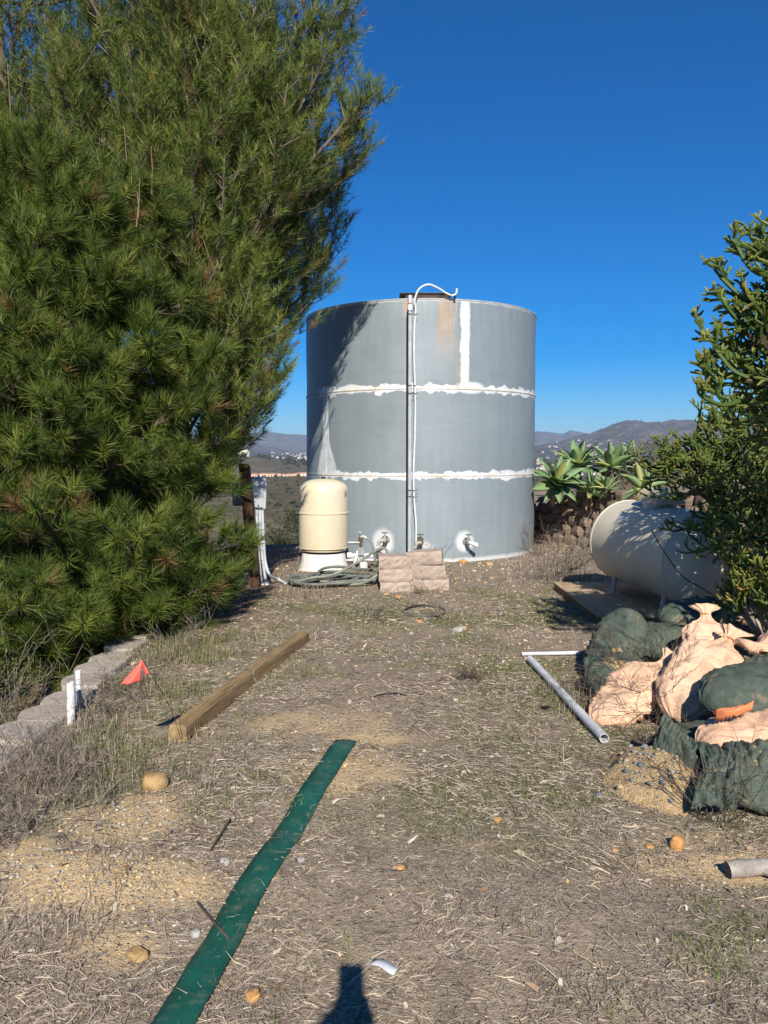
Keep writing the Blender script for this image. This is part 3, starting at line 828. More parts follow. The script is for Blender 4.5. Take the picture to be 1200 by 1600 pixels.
def agave(px, py, Y, size, label, n=24, tilt=(0, 0), seed=0, zstem=.3, dead=True):
    rg = random.Random(seed); c = at(px, py, Y)
    t = thing('agave', label, 'agave plant', (c.x, c.y, c.z), rg.uniform(0, 6), 'agave rosettes on the block wall')
    for i in range(n):
        f = i / (n - 1); a = i * 2.39996
        inc = math.radians(82 - 100 * f ** .85 + rg.uniform(-7, 7))
        L = size * (.62 + .42 * math.sin(math.pi * min(.95, .18 + f * .75))) * rg.uniform(.9, 1.08)
        o = mobj('leaf', ag_meshes[rg.randrange(4)], t)
        R = Matrix.Rotation(tilt[1], 3, 'X') @ Matrix.Rotation(tilt[0], 3, 'Y') @ Matrix.Rotation(a, 3, 'Z') @ Matrix.Rotation(-inc, 3, 'Y') @ Matrix.Rotation(rg.uniform(-.2, .2), 3, 'X')
        o.rotation_euler = R.to_euler(); o.scale = (L, L * rg.uniform(.9, 1.15), L)
        o.location = (R @ Vector((1, 0, 0))) * .03
    mb = MB(); gzb = gz(c.x, c.y)
    k = -t.rotation_euler.z
    foot = Matrix.Rotation(k, 3, 'Z') @ Vector((rg.uniform(0, .1), .12, -max(.1, zstem)))
    mb.tube(smooth_path([(0, 0, .02), foot * .5 + Vector((.02, 0, 0)), foot], 3), [.05] * 6 + [.06], 8); mb.build('stalk', M_STALK, t, True)
    if dead:
        for q in range(3):
            a = rg.uniform(0, 6); o = mobj('dead_leaf', ag_meshes[3], t); o.data = ag_dead
            R = Matrix.Rotation(a, 3, 'Z') @ Matrix.Rotation(math.radians(62), 3, 'Y')
            o.rotation_euler = R.to_euler(); o.scale = (size * .6,) * 3; o.location = (0, 0, -.05)
    return t
ag_dead = ag_meshes[3].copy(); ag_dead.materials.clear(); ag_dead.materials.append(simple('dead_agave_leaf', (.36, .26, .14), .9, 0, .3, 12))
agave(868, 758, 12.15, .50, 'big blue green agave hanging over the wall beside the steel tank', 26, (-.25, .55), 1, .25)
agave(902, 731, 12.6, .49, 'upright agave behind the big one that touches the steel tank', 26, (0, .25), 2, .5)
agave(954, 732, 12.4, .46, 'agave rosette between the upright agave and the dry shrub', 24, (.1, .2), 3, .45)
agave(921, 770, 11.9, .38, 'small agave low on the wall above the cream propane tank', 20, (0, .55), 4, .2)
agave(950, 766, 11.6, .26, 'smallest yellow green agave sitting on the top course of blocks', 16, (.2, .3), 5, .12, False)
agave(985, 722, 13.2, .40, 'agave poking up behind the dry grey shrub', 20, (.2, .1), 6, .4)
agave(1005, 765, 9.6, .34, 'agave leaves showing between propane tank hood and pencil bush', 12, (.6, .2), 7, .2)

# ------------------------------------------------------------------ scattered-leaf helper (one mesh)
def leaf_cloud(name, lobes, n, leaf, mat, seed, parent=None, upw=.3, aspect=3.0, shell=.55, tints=None):
    g = np.random.default_rng(seed)
    wts = np.array([l[3] * l[4] * l[5] for l in lobes]) ** .67; wts = wts / wts.sum()
    k = g.choice(len(lobes), n, p=wts)
    L = np.array(lobes)[k]
    d = g.normal(size=(n, 3)); d /= np.linalg.norm(d, axis=1)[:, None]
    r = shell + (1 - shell) * g.random(n) ** .6; r = np.where(g.random(n) < .25, g.random(n), r)
    bump_ = 1 + .35 * (fbm(d[:, 0] * 2.2 + k * 7, d[:, 2] * 2.2 + d[:, 1], 3, seed) - .5)
    P = L[:, :3] + d * L[:, 3:6] * (r * bump_)[:, None]
    ax = d * .8 + g.normal(size=(n, 3)) * .6 + np.array([0, 0, upw]); ax /= np.linalg.norm(ax, axis=1)[:, None]
    sd = np.cross(ax, g.normal(size=(n, 3))); sd /= np.linalg.norm(sd, axis=1)[:, None]
    ln = leaf * (.6 + .8 * g.random(n))[:, None]; w = ln / aspect
    V0 = P; V1 = P + ax * ln * .5 + sd * w * .5; V2 = P + ax * ln; V3 = P + ax * ln * .5 - sd * w * .5
    V_ = np.stack([V0, V1, V2, V3], 1).reshape(-1, 3)
    F = np.arange(n * 4).reshape(n, 4)
    tv = g.random(n)[:, None] if tints is None else tints(g, n)
    cols = np.repeat(np.concatenate([tv, g.random((n, 1)), np.zeros((n, 1))], 1), 4, 0)
    return mobj(name, new_mesh(name, V_, F, mat, False, cols), parent)
def leaf_material(name, c0, c1, c2, trans=.2, rough=.6):
    m = Mat(name); t = m.attr('tint'); r, g, b = m.sep(t)
    return m.out(m.ramp(r, [(.0, c0), (.5, c1), (1, c2)]), rough, 0, None, .25, trans=trans)
M_SHRUB = leaf_material('grey_green_shrub_leaves', (.05, .06, .032), (.11, .12, .065), (.20, .18, .10))
M_TWIG = simple('grey_dry_twigs', (.20, .165, .13), .9, 0, .3, 15)
M_DTWIG = simple('dark_dry_twigs', (.085, .06, .045), .9, 0, .3, 15)
def twig_tangle(name, base, n, length, spread, mat, seed, parent=None, r=.0028, up=.8, curl=.25, fork=2, segs=4):
    """dead weed: thin wiry stems that fork, one mesh"""
    rg = random.Random(seed); mb = MB()
    def grow(p, d, L, rad, lev):
        pts = [p.copy()]; q = p.copy(); d = d.copy()
        for i in range(segs):
            d = (d + Vector((rg.gauss(0, curl), rg.gauss(0, curl), rg.gauss(0, curl) - .03))).normalized()
            q = q + d * (L / segs); pts.append(q.copy())
            if lev < fork and rg.random() < .75:
                e = (d + Vector((rg.gauss(0, .6), rg.gauss(0, .6), rg.gauss(.05, .4)))).normalized()
                grow(q, e, L * rg.uniform(.35, .6), rad * .7, lev + 1)
        mb.tube(pts, [rad * (1 - .5 * i / segs) for i in range(segs + 1)], 3, False)
    for i in range(n):
        a = rg.uniform(0, 6.283); k = rg.uniform(.1, 1)
        p = Vector((math.cos(a) * spread * k, math.sin(a) * spread * k, 0))
        d = Vector((math.cos(a) * rg.uniform(.1, .9), math.sin(a) * rg.uniform(.1, .9), up + rg.uniform(-.2, .3))).normalized()
        grow(p, d, length * rg.uniform(.5, 1.1), r, 0)
    return mb.build(name, mat, parent, False, base)
c = at(1000, 735, 12.6)
t = thing('terrace_shrub', 'dry grey green shrub on the terrace behind the agaves', 'shrub', (c.x, c.y, gz(c.x, c.y)))
leaf_cloud('foliage', [(0, 0, .45, .5, .4, .45), (.35, .2, .5, .5, .4, .45), (-.2, .3, .3, .4, .3, .3)], 2600, .06, M_SHRUB, 3, t)
twig_tangle('stems', (0, 0, 0), 16, .9, .2, M_TWIG, 5, t, .005)
c = at(975, 775, 11.9)
t = thing('terrace_shrub', 'low brown dead shrub between the agaves and the top course of blocks', 'shrub', (c.x, c.y, gz(c.x, c.y)))
twig_tangle('stems', (0, 0, 0), 30, .42, .25, M_TWIG, 8, t, .004)
leaf_cloud('foliage', [(0, 0, .2, .35, .3, .2)], 500, .04, leaf_material('dead_shrub_leaves', (.12, .09, .05), (.2, .15, .09), (.28, .22, .13)), 4, t)

# ================================================================== PROPANE TANK ON ITS PLATFORM
PF = gz(2.4, 8.0) - .01
plat = thing('wooden_platform', 'low weathered plywood platform under the propane tank', 'platform', (2.62, 7.62, PF))
def wood_material(name, c0, c1, c2, ax='x', sc=1.0):
    m = Mat(name); p = m.coord('Object'); x, y, z = m.sep(p)
    r = m.rnd()
    q = m.comb(x * (.12 if ax == 'x' else 1), y * (.12 if ax == 'y' else 1), z * (.12 if ax == 'z' else 1))
    q = m.vadd(q, m.comb(r * 9, r * 5, 0))
    g1 = m.noise(q, 18 * sc, 5, .65, .6); g2 = m.noise(q, 90 * sc, 3, .6); g3 = m.noise(p, 3, 4, .6)
    col = m.ramp(g1 * .6 + g2 * .25 + g3 * .15, [(.34, c0), (.5, c1), (.64, c2)])
    return m.out(col, .85, 0, m.bump(g1 + g2 * .5, .5, .006), .2)
M_PLY = wood_material('weathered_plywood', (.24, .16, .09), (.42, .31, .19), (.52, .40, .26), 'y', .5)
M_PLYD = wood_material('platform_edge', (.10, .065, .035), (.20, .135, .08), (.28, .2, .12), 'y')
mb = MB(); mb.box((0, 0, .095), (1.44, 1.84, .018)); mb.build('plywood_sheet', M_PLY, plat)
for sx in (-.69, 0, .69):
    mb = MB(); mb.box((sx, 0, .04), (.04, 1.80, .09)); mb.build('bearer', M_PLYD, plat)
for sy in (-.88, .88):
    mb = MB(); mb.box((0, sy, .04), (1.33, .036, .088)); mb.build('end_board', M_PLYD, plat)
M_PROP = simple('cream_grey_propane_paint', (.62, .56, .44), .5, 0, .06, 2.5, .06, .4, 25)
FR = Vector((2.60, 8.12, .60)); NR_ = Vector((2.83, 6.68, .57))
axv = (NR_ - FR); plen = axv.length; axn = axv.normalized(); PR = .425
prop = thing('propane_tank', 'cream horizontal propane tank lying half under the pencil bush', 'propane tank', FR)
Q = axn.to_track_quat('Z', 'Y').to_euler()
mb = MB()
hd = [(PR * math.cos(a), -.27 * math.sin(a)) for a in np.linspace(math.pi / 2 - .01, 0, 12)]
mb.lathe([(r, z) for r, z in hd], 64, rot=Q); mb.build('far_head', M_PROP, prop, True)
mb = MB(); mb.lathe([(PR + .004, .002)] + [(PR + .004, z) for z in np.linspace(.1, plen - .1, 6)] + [(PR + .004, plen - .002)], 64, rot=Q); mb.build('barrel', M_PROP, prop, True)
mb = MB(); mb.lathe([(PR * math.cos(a), plen + .27 * math.sin(a)) for a in np.linspace(0, math.pi / 2 - .01, 12)], 64, rot=Q); mb.build('near_head', M_PROP, prop, True)
for z in (.0, plen):
    mb = MB(); mb.lathe([(PR - .01, z - .022), (PR + .009, z - .012), (PR + .009, z + .012), (PR - .01, z + .022)], 64, rot=Q); mb.build('head_seam', M_PROP, prop, True)
up_ = Vector((0, 0, 1)); side = axn.cross(up_).normalized(); nrm = side.cross(axn).normalized()
def pbar(z, deg, rad):
    th = math.radians(deg); return axn * z + (nrm * math.cos(th) + side * math.sin(th)) * rad
sgn = 1 if side.x < 0 else -1            # degrees positive towards the left of the picture
mb = MB(); hc = pbar(.62, 0, PR)
mb.tube([hc + nrm * -.03, hc + nrm * .05], .16, 24); mb.build('valve_collar', M_PROP, prop, True)
mb = MB()
for i in range(9):
    pass
hood = []
for i, a in enumerate(np.linspace(0, math.pi, 13)):
    hood.append((math.cos(a), math.sin(a)))
vs = []; fs = []
for s_ in (-.24, -.21, .21, .24):
    k = .8 if abs(s_) > .22 else 1
    for (cx_, sz_) in hood: vs.append(hc + axn * s_ + side * (cx_ * .15 * k) + nrm * (.03 + sz_ * .14 * k))
for i in range(3):
    for j in range(12): fs.append((i * 13 + j, i * 13 + j + 1, (i + 1) * 13 + j + 1, (i + 1) * 13 + j))
fs.append(tuple(range(13))); fs.append(tuple(range(39 + 12, 38, -1)))
mb.add(vs, fs); mb.build('hood', simple('hood_paint', (.52, .44, .30), .5, 0, .1, 6), prop, True)
def decal(name, z0, a0, rz, ra, off, mat, parent):
    vs = [pbar(z0, sgn * a0, PR + off)]; fs = []
    for i in range(1, 5):
        for j in range(24):
            a = 2 * math.pi * j / 24; vs.append(pbar(z0 + rz * i / 4 * math.cos(a), sgn * (a0 + ra * i / 4 * math.sin(a)), PR + off))
    for j in range(24):
        fs.append((0, 1 + j, 1 + (j + 1) % 24))
        for i in range(3): fs.append((1 + i * 24 + j, 1 + (i + 1) * 24 + j, 1 + (i + 1) * 24 + (j + 1) % 24, 1 + i * 24 + (j + 1) % 24))
    m_ = MB(); m_.add(vs, fs); return m_.build(name, mat, parent)
dk = decal('round_decal', .50, 46, .075, 7.5, .0065, simple('decal_white', (.78, .80, .82), .5), prop)
decal('decal_print', .50, 46, .055, 5.5, .0085, simple('decal_blue_grey', (.50, .55, .62), .5, 0, .35, 60), dk)
decal('strip_decal', .60, 36, .05, 1.6, .0065, simple('decal_pale', (.70, .70, .70), .5), prop)
M_FOOT = simple('foot_steel', (.46, .43, .36), .6, .1, .15, 9)
for z in (.26, plen - .22):
    for sg in (-1, 1):
        a0 = pbar(z, 180 + sg * 38, PR - .01); a1 = a0 + Vector((side.x * -sg * .03, side.y * -sg * .03, 0)); a1.z = PF + .104 - FR.z
        mb = MB(); mb.tube([a0 + Vector((0, 0, .05)), a1], .024, 6)
        mb.box((a1.x, a1.y, a1.z + .004), (.11, .11, .008)); mb.build('leg', M_FOOT, prop)
cb = at(1120, 933, 6.15)
mb = MB(); mb.tube([q - cb for q in smooth_path([at(1019, 828, 6.75), at(1030, 850, 6.55), at(1063, 897, 6.28), at(1090, 915, 6.2), cb], 6)], .005, 6)
tag(mb.build('hanging_cord', M_BLACK, None, True, cb), 'thin black cord drooping across the near end of the propane tank', 'cord')

# ================================================================== PENCIL BUSH
def pencil_material():
    m = Mat('pencil_bush_stems'); t = m.attr('tint'); r, g, b = m.sep(t)
    col = m.ramp(r, [(0, (.030, .055, .016)), (.4, (.070, .120, .026)), (.72, (.135, .165, .034)), (.93, (.24, .205, .045)), (1, (.30, .17, .05))])
    return m.out(col, .5, 0, None, .35, trans=.0)
M_PENCIL = pencil_material()
M_BARK = simple('grey_tan_bark', (.34, .28, .21), .9, 0, .3, 14, .6)
def pencil_cluster(mb, p, d, rg, size, tipc, rad0=.0082):
    """a candelabra of short fleshy fingers"""
    def fork(p, d, lev, L, rad):
        q = p + d * L
        mid = (p + q) / 2 + Vector((rg.gauss(0, .08), rg.gauss(0, .08), rg.gauss(0, .05))) * L
        base_t = .06 + .19 * lev + tipc
        b = len(mb.v)
        mb.tube([p, mid, q], [rad, rad * 1.0, rad * (.7 if lev >= 2 else .95)], 4, False)
        if lev >= 2: mb.f.append((b + 8, b + 9, b + 10, b + 11))
        tv = [min(1, max(0, base_t + k * .13 + rg.uniform(-.08, .08))) for k in range(3)]
        for k in range(3):
            mb.c += [(tv[k], 0, 0)] * 4
        if lev >= 2: return
        for i in range(rg.choice((2, 3, 3)) if lev == 0 else rg.choice((2, 3, 4))):
            e = (d * .75 + Vector((rg.gauss(0, .55), rg.gauss(0, .55), rg.gauss(.22, .4)))).normalized()
            fork(q, e, lev + 1, L * rg.uniform(.75, 1.15), rad * .93)
    fork(p, d, 0, size, rad0)
def pencil_bush(label, base, lobes_px, forks_px, trunk_tips, dens, seed, size):
    PB = Vector(base); PB.z = gz(PB.x, PB.y)
    pb = thing('pencil_bush', label, 'bush', PB); rg = random.Random(seed)
    mb = MB(); ends = []
    for (px, py, Y, rx, ry, rz_) in lobes_px:
        c = at(px, py, Y) - PB
        for i in range(int(dens * (rx * ry + ry * rz_ + rx * rz_))):
            d = Vector((rg.gauss(0, 1), rg.gauss(0, 1), rg.gauss(.15, 1))).normalized()
            k = rg.uniform(.6, 1.0) if rg.random() < .8 else rg.uniform(.3, .6)
            p = c + Vector((d.x * rx * k, d.y * ry * k, d.z * rz_ * k))
            dd = (d * .8 + Vector((rg.gauss(0, .35), rg.gauss(0, .35), rg.gauss(.4, .3)))).normalized()
            pencil_cluster(mb, p, dd, rg, rg.uniform(*size), rg.choice((0, 0, .08, .18, .3)) - .06)
            if i % 6 == 0: ends.append(p)
    mb.build('stems', M_PENCIL, pb, False)
    mb = MB()
    for (px, py, qx, qy, Y) in forks_px:
        a = at(px, py, Y) - PB; b = at(qx, qy, Y - rg.uniform(-.1, .15)) - PB; d = (b - a)
        for k in (.35, .6, .85):
            e = (d.normalized() + Vector((rg.gauss(0, .3), rg.gauss(0, .5), rg.gauss(.55, .2)))).normalized()
            pencil_cluster(mb, a + d * k, e, rg, rg.uniform(.04, .06), .1)
        bl = len(mb.v); mb.tube(smooth_path([a, (a + b) / 2 + Vector((0, 0, -.03)), b], 4), [.011] * 8 + [.007], 5)
        mb.c += [(.35, 0, 0)] * (len(mb.v) - bl)
        pencil_cluster(mb, b, (d.normalized() + Vector((0, 0, .6))).normalized(), rg, .045, .2)
    mb.build('outer_stems', M_PENCIL, pb, False)['kind'] = 'stuff'
    mb = MB()
    trunks = [smooth_path([(dx, dy, -.05), (dx * 1.8 + tx * .3, dy * 1.5 + ty * .3, tz * .45), (tx, ty, tz)], 5) for dx, dy, tx, ty, tz in trunk_tips]
    for tr in trunks: mb.tube(tr, [.055 - .03 * i / (len(tr) - 1) for i in range(len(tr))], 8)
    mb.build('trunk', M_BARK, pb, True)
    mb = MB()
    for e in ends:
        s_ = min((tr[-1] for tr in trunks), key=lambda q: (q - e).length)
        mb.tube(smooth_path([s_, (s_ + e) / 2 + Vector((0, 0, .06)), e], 3), [.02, .018, .016, .014, .013, .012, .010], 4, False)
    mb.build('branches', M_PBR, pb, True)
    return pb
M_PBR = simple('green_brown_branches', (.13, .115, .06), .8, 0, .3, 10)
pencil_bush('pencil bush with finger-like green stems overhanging the propane tank', (3.3, 6.1, 0),
            [(1150, 738, 6.3, .52, .55, .33), (1090, 738, 6.4, .30, .34, .14), (1205, 812, 5.9, .42, .5, .33), (1330, 760, 6.2, .7, .6, .6), (1130, 850, 5.8, .20, .28, .13), (1185, 690, 6.3, .36, .4, .3), (1340, 880, 5.9, .7, .6, .4)],
            [(1080, 720, 1095, 640, 6.3), (1070, 735, 1030, 700, 6.4), (1060, 740, 1012, 735, 6.45), (1130, 800, 1055, 830, 6.2), (1090, 770, 1010, 775, 6.5), (1140, 700, 1115, 640, 6.2)],
            ((-.1, .0, -.45, .2, .95), (.05, .1, .1, .2, 1.3), (-.04, -.1, -.3, -.05, 1.0), (.14, 0, .5, .1, 1.2), (-.16, -.02, -.5, -.15, .62)), 250, 12, (.06, .09))
pencil_bush('tall near pencil bush reaching into the upper right edge against the sky', (2.75, 4.1, 0),
            [(1280, 480, 4.0, .36, .34, .36), (1240, 440, 4.0, .20, .24, .20), (1245, 615, 4.0, .32, .34, .26), (1345, 560, 4.1, .5, .45, .55), (1215, 545, 4.0, .20, .25, .18)],
            [(1160, 560, 1096, 515, 4.0), (1150, 600, 1106, 578, 4.0), (1160, 625, 1100, 622, 4.0), (1150, 640, 1108, 595, 4.0), (1185, 470, 1122, 428, 4.0), (1190, 430, 1152, 385, 4.0), (1200, 420, 1194, 366, 4.0), (1175, 510, 1128, 470, 4.0), (1170, 590, 1118, 545, 3.9)],
            ((0, 0, -.35, .0, 1.9), (.1, .05, -.2, .05, 1.6), (.0, -.05, -.55, -.05, 1.7), (.12, 0, .15, .1, 1.9)), 400, 14, (.05, .08))
rg = random.Random(5)
# the separate tuft beside the sandbags
PC = Vector((at(1190, 975, 5.0).x + .12, 5.0, 0)); PC.z = gz(PC.x, PC.y)
pc = thing('pencil_bush', 'low bright pencil bush growing behind the peach sandbags', 'bush', PC)
mb = MB()
for i in range(150):
    d = Vector((rg.gauss(0, 1), rg.gauss(0, 1), rg.gauss(.3, 1))).normalized()
    k = rg.uniform(.55, 1); c = at(1200, 935, 5.0) - PC
    p = c + Vector((d.x * .27 * k, d.y * .25 * k, d.z * .20 * k))
    pencil_cluster(mb, p, (d * .5 + Vector((rg.gauss(0, .3), rg.gauss(0, .3), .8))).normalized(), rg, rg.uniform(.05, .075), rg.choice((0, .1, .2, .3)))
mb.build('stems', M_PENCIL, pc)
mb = MB()
for i in range(7):
    e = at(1200, 935, 5.0) - PC + Vector((rg.uniform(-.2, .2), rg.uniform(-.2, .2), rg.uniform(-.1, .1)))
    mb.tube(smooth_path([(0, 0, -.03), e * .5 + Vector((0, 0, .05)), e], 3), .013, 5)
mb.build('trunk', M_BARK, pc, True)
# ================================================================== SANDBAGS
def bag_material(name, c0, c1, c2):
    m = Mat(name); p = m.coord('Object'); x, y, z = m.sep(p); r = m.rnd()
    q = m.vadd(p, m.comb(r * 11, r * 7, r * 3))
    n = m.noise(q, 5, 5, .6); f = m.noise(q, 40, 4, .65)
    fold = m.noise(m.comb(x * 5.5, y * 1.2 + r * 4, z * 1.2), 6, 4, .6, .8)
    col = m.ramp(n * .7 + f * .3, [(.3, c0), (.5, c1), (.7, c2)])
    dirt = m.noise(q, 7, 6, .72).step(.52, .72) * .6
    col = m.mix(dirt, col, (.36, .27, .17))
    weave = m.noise(q, 260, 2, .5)
    return m.out(col, .8, 0, m.bump(fold * 1.4 + m.noise(m.comb(x * 2.2, y * 9 + r * 4, z * 9), 5, 5, .62, 1.2) * .5 + f * .2 + weave * .2, .5, .018), .25, sheen=.0)
M_GBAG = bag_material('green_woven_sandbag', (.050, .066, .052), (.078, .102, .080), (.112, .140, .110))
M_PBAG = bag_material('peach_woven_sandbag', (.54, .33, .21), (.70, .45, .30), (.76, .52, .36))
M_SAND = None
def sand_material():
    m = Mat('spilled_sand'); p = m.geo('Position')
    a = m.noise(p, 40, 4, .7); b = m.noise(p, 160, 3, .6); v = m.vor(p, 110)
    col = m.ramp(a * .6 + b * .4, [(.3, (.27, .18, .095)), (.5, (.46, .33, .18)), (.7, (.60, .46, .28))])
    return m.out(col, .95, 0, m.bump(a + b + v * .6, .9, .01), .15)
M_SAND = sand_material()
def sandbag(loc, yaw, pitch, L, W, H, mat, label, seed, roll=0.0, neck=True, tail=1.0, sag=.0, sandpatch=None):
    rg = random.Random(seed)
    me_u, me_v = 70, 54
    H *= .88
    base = thing('sandbag', label, 'sandbag', loc, 0.0, 'sandbags heaped beside the propane tank')
    base.rotation_euler = (Matrix.Rotation(math.radians(yaw), 3, 'Z') @ Matrix.Rotation(-math.radians(pitch), 3, 'Y') @ Matrix.Rotation(math.radians(roll), 3, 'X')).to_euler()
    def section(u, v, inset=0.0):
        un = u
        w = max(0.0, 1 - abs(2 * un - 1) ** 2.6) ** .5
        f0 = .0; nk = 0.0
        if neck:
            nk = float(sstep(.58, .86, u))
            tl = float(sstep(.88, 1.0, u)); w = w * (1 - nk) + nk * (.20 + .12 * tail * tl)
        c, s_ = math.cos(v), math.sin(v)
        e = .78
        y = W / 2 * w * math.copysign(abs(c) ** e, c); z = H / 2 * w * math.copysign(abs(s_) ** e, s_)
        if s_ < 0: z *= .72
        if neck and nk > 0: y *= 1 + .75 * tl; z *= 1 - .6 * tl; z += .016 * tl * math.sin(3.2 * c + seed)
        p = Vector((u * L - L / 2, y, z))
        nd = Vector((0, y / (W * W / 4) if W else 0, z / (H * H / 4))).normalized() if abs(y) + abs(z) > 1e-6 else Vector((0, 0, 1))
        q = Vector((p.x * 5 + seed * 3.1, p.y * 5, p.z * 5))
        d = .022 * mnoise.noise(q) + .010 * mnoise.noise(q * 2.3)
        # gathers that run into the tie, and slack creases across the body
        phi = 3.0 * mnoise.noise(Vector((u * 2.5, seed, 0)))
        gath = abs(math.sin(v * 6.5 + phi)) - .5 + .5 * math.sin(v * 11 + 2 * phi)
        if neck: d += gath * .013 * float(sstep(.40, .74, u)) * (1 - .35 * nk)
        d += gath * .007 * float(sstep(.28, .05, u))
        cr = mnoise.noise(Vector((u * 15 + mnoise.noise(q * .7) * 1.8, v * .9, seed * 1.7)))
        d += .013 * max(-.4, 1 - abs(cr) * 3.0) * (1 - nk) * max(0, w)
        cr2 = mnoise.noise(Vector((u * 5 + 3, v * 3.2 + mnoise.noise(q) * 1.2, seed * 2.3)))
        d += .012 * max(-.3, 1 - abs(cr2) * 4) * (1 - nk) * max(0, w)
        p += nd * (d * (1 - inset))
        p.z += -sag * math.sin(math.pi * u)
        return p
    def bagmesh():
        vs = []; fs = []
        for i in range(me_u + 1):
            for j in range(me_v):
                vs.append(section(.004 + .992 * i / me_u, 2 * math.pi * j / me_v))
        for i in range(me_u):
            for j in range(me_v):
                a = i * me_v + j; b = i * me_v + (j + 1) % me_v
                fs.append((a, b, b + me_v, a + me_v))
        fs.append(tuple(range(me_v - 1, -1, -1)))
        fs.append(tuple(me_u * me_v + j for j in range(me_v)))
        return new_mesh('sack', vs, fs, mat, True)
    mobj('sack', bagmesh(), base)
    if neck:
        mb = MB(); r_ = .2 * (W + H) / 4 + .006
        mb.tube([(.36 * L, math.cos(a) * W / 2 * .215, math.sin(a) * H / 2 * .225) for a in np.linspace(0, 2 * math.pi, 15)], .004, 5, False)
        mb.build('tie', simple('tie_cord', (.45, .16, .05), .7) if mat is M_PBAG else M_DTWIG, base)
    if sandpatch:
        (u0, v0, ru, rv) = sandpatch; vs = []; fs = []; rings = 7; k = 26
        for i in range(rings + 1):
            for j in range(k):
                a = 2 * math.pi * j / k; rr_ = i / rings * (1 + .35 * mnoise.noise(Vector((math.cos(a) * 1.6, math.sin(a) * 1.6, seed))))
                p = section(u0 + ru * rr_ * math.cos(a), v0 + rv * rr_ * math.sin(a))
                p += Vector((0, math.cos(v0), math.sin(v0))) * (.013 * (1 - (i / rings) ** 2) - .002 + .006 * mnoise.noise(p * 60))
                vs.append(p)
        for i in range(rings):
            for j in range(k): fs.append((i * k + j, i * k + (j + 1) % k, (i + 1) * k + (j + 1) % k, (i + 1) * k + j))
        mobj('sand_patch', new_mesh('sand_patch', vs, fs, M_SAND, True), base)
    return base
gA = 'green sandbag'
sandbag((1.575, 5.12, .20), 30, 62, .58, .36, .30, M_GBAG, 'upright green sandbag at the left end of the heap, sand showing near its top', 1, 0, False, .8, 0, (.42, 2.2, .06, .25))
sandbag((1.54, 4.74, .115), 12, 8, .56, .40, .27, M_GBAG, 'squat green sandbag before the upright one with a patch of sand on top', 2, 0, True, .5, 0, (.30, 1.7, .09, .38))
sandbag((1.95, 5.22, .22), 8, 6, .60, .36, .25, M_GBAG, 'green sandbag lying behind the peach ones next to the upright green bag', 3)
sandbag((2.42, 5.72, .30), 12, 4, .74, .40, .26, M_GBAG, 'shaded green sandbag lying below the near end of the propane tank', 4)
sandbag((1.98, 5.62, .12), -10, 2, .6, .36, .22, M_GBAG, 'dark green sandbag against the front edge of the plywood platform', 5)
sandbag((1.50, 4.46, .13), 30, 26, .74, .34, .20, M_PBAG, 'peach sandbag sloping down to the ground behind the dead weeds', 6, 0, True, .9)
sandbag((1.84, 4.30, .27), 40, 30, .80, .38, .27, M_PBAG, 'fat peach sandbag in the middle of the heap with its neck pointing up', 7, 10, True, .9)
sandbag((2.02, 4.74, .34), 74, 50, .52, .28, .18, M_PBAG, 'peach sandbag whose tied neck stands up highest at the back of the heap', 8, 0, True, 1.3)
sandbag((2.38, 4.42, .36), -165, 8, .66, .36, .22, M_PBAG, 'peach sandbag at the right end of the heap behind the green one', 9)
sandbag((2.02, 3.93, .30), 18, 8, .86, .40, .25, M_GBAG, 'plump green sandbag on top of the peach ones with sand leaking out', 10, 8, False, 1, 0, (.62, 1.65, .09, .30))
sandbag((1.88, 3.58, .15), 6, 2, .80, .40, .23, M_PBAG, 'long peach sandbag under the plump green one, nearest of the peach bags', 11, 0, True, .8)
sandbag((1.66, 3.80, .03), 20, 4, .6, .42, .2, M_GBAG, 'green sandbag squashed flat beneath the peach bags', 12, 0, False)
sandbag((2.2, 3.55, .02), -5, 0, .7, .45, .22, M_GBAG, 'bottom green sandbag at the right edge of the heap', 13, 0, False)
g7 = on(1182, 1262)
sandbag((g7.x + .06, g7.y + .08, .085), 62, 10, .50, .36, .25, M_GBAG, 'green sandbag nearest the camera with sand spilling from its top', 14, 0, True, .6, 0, (.45, 1.75, .16, .45))
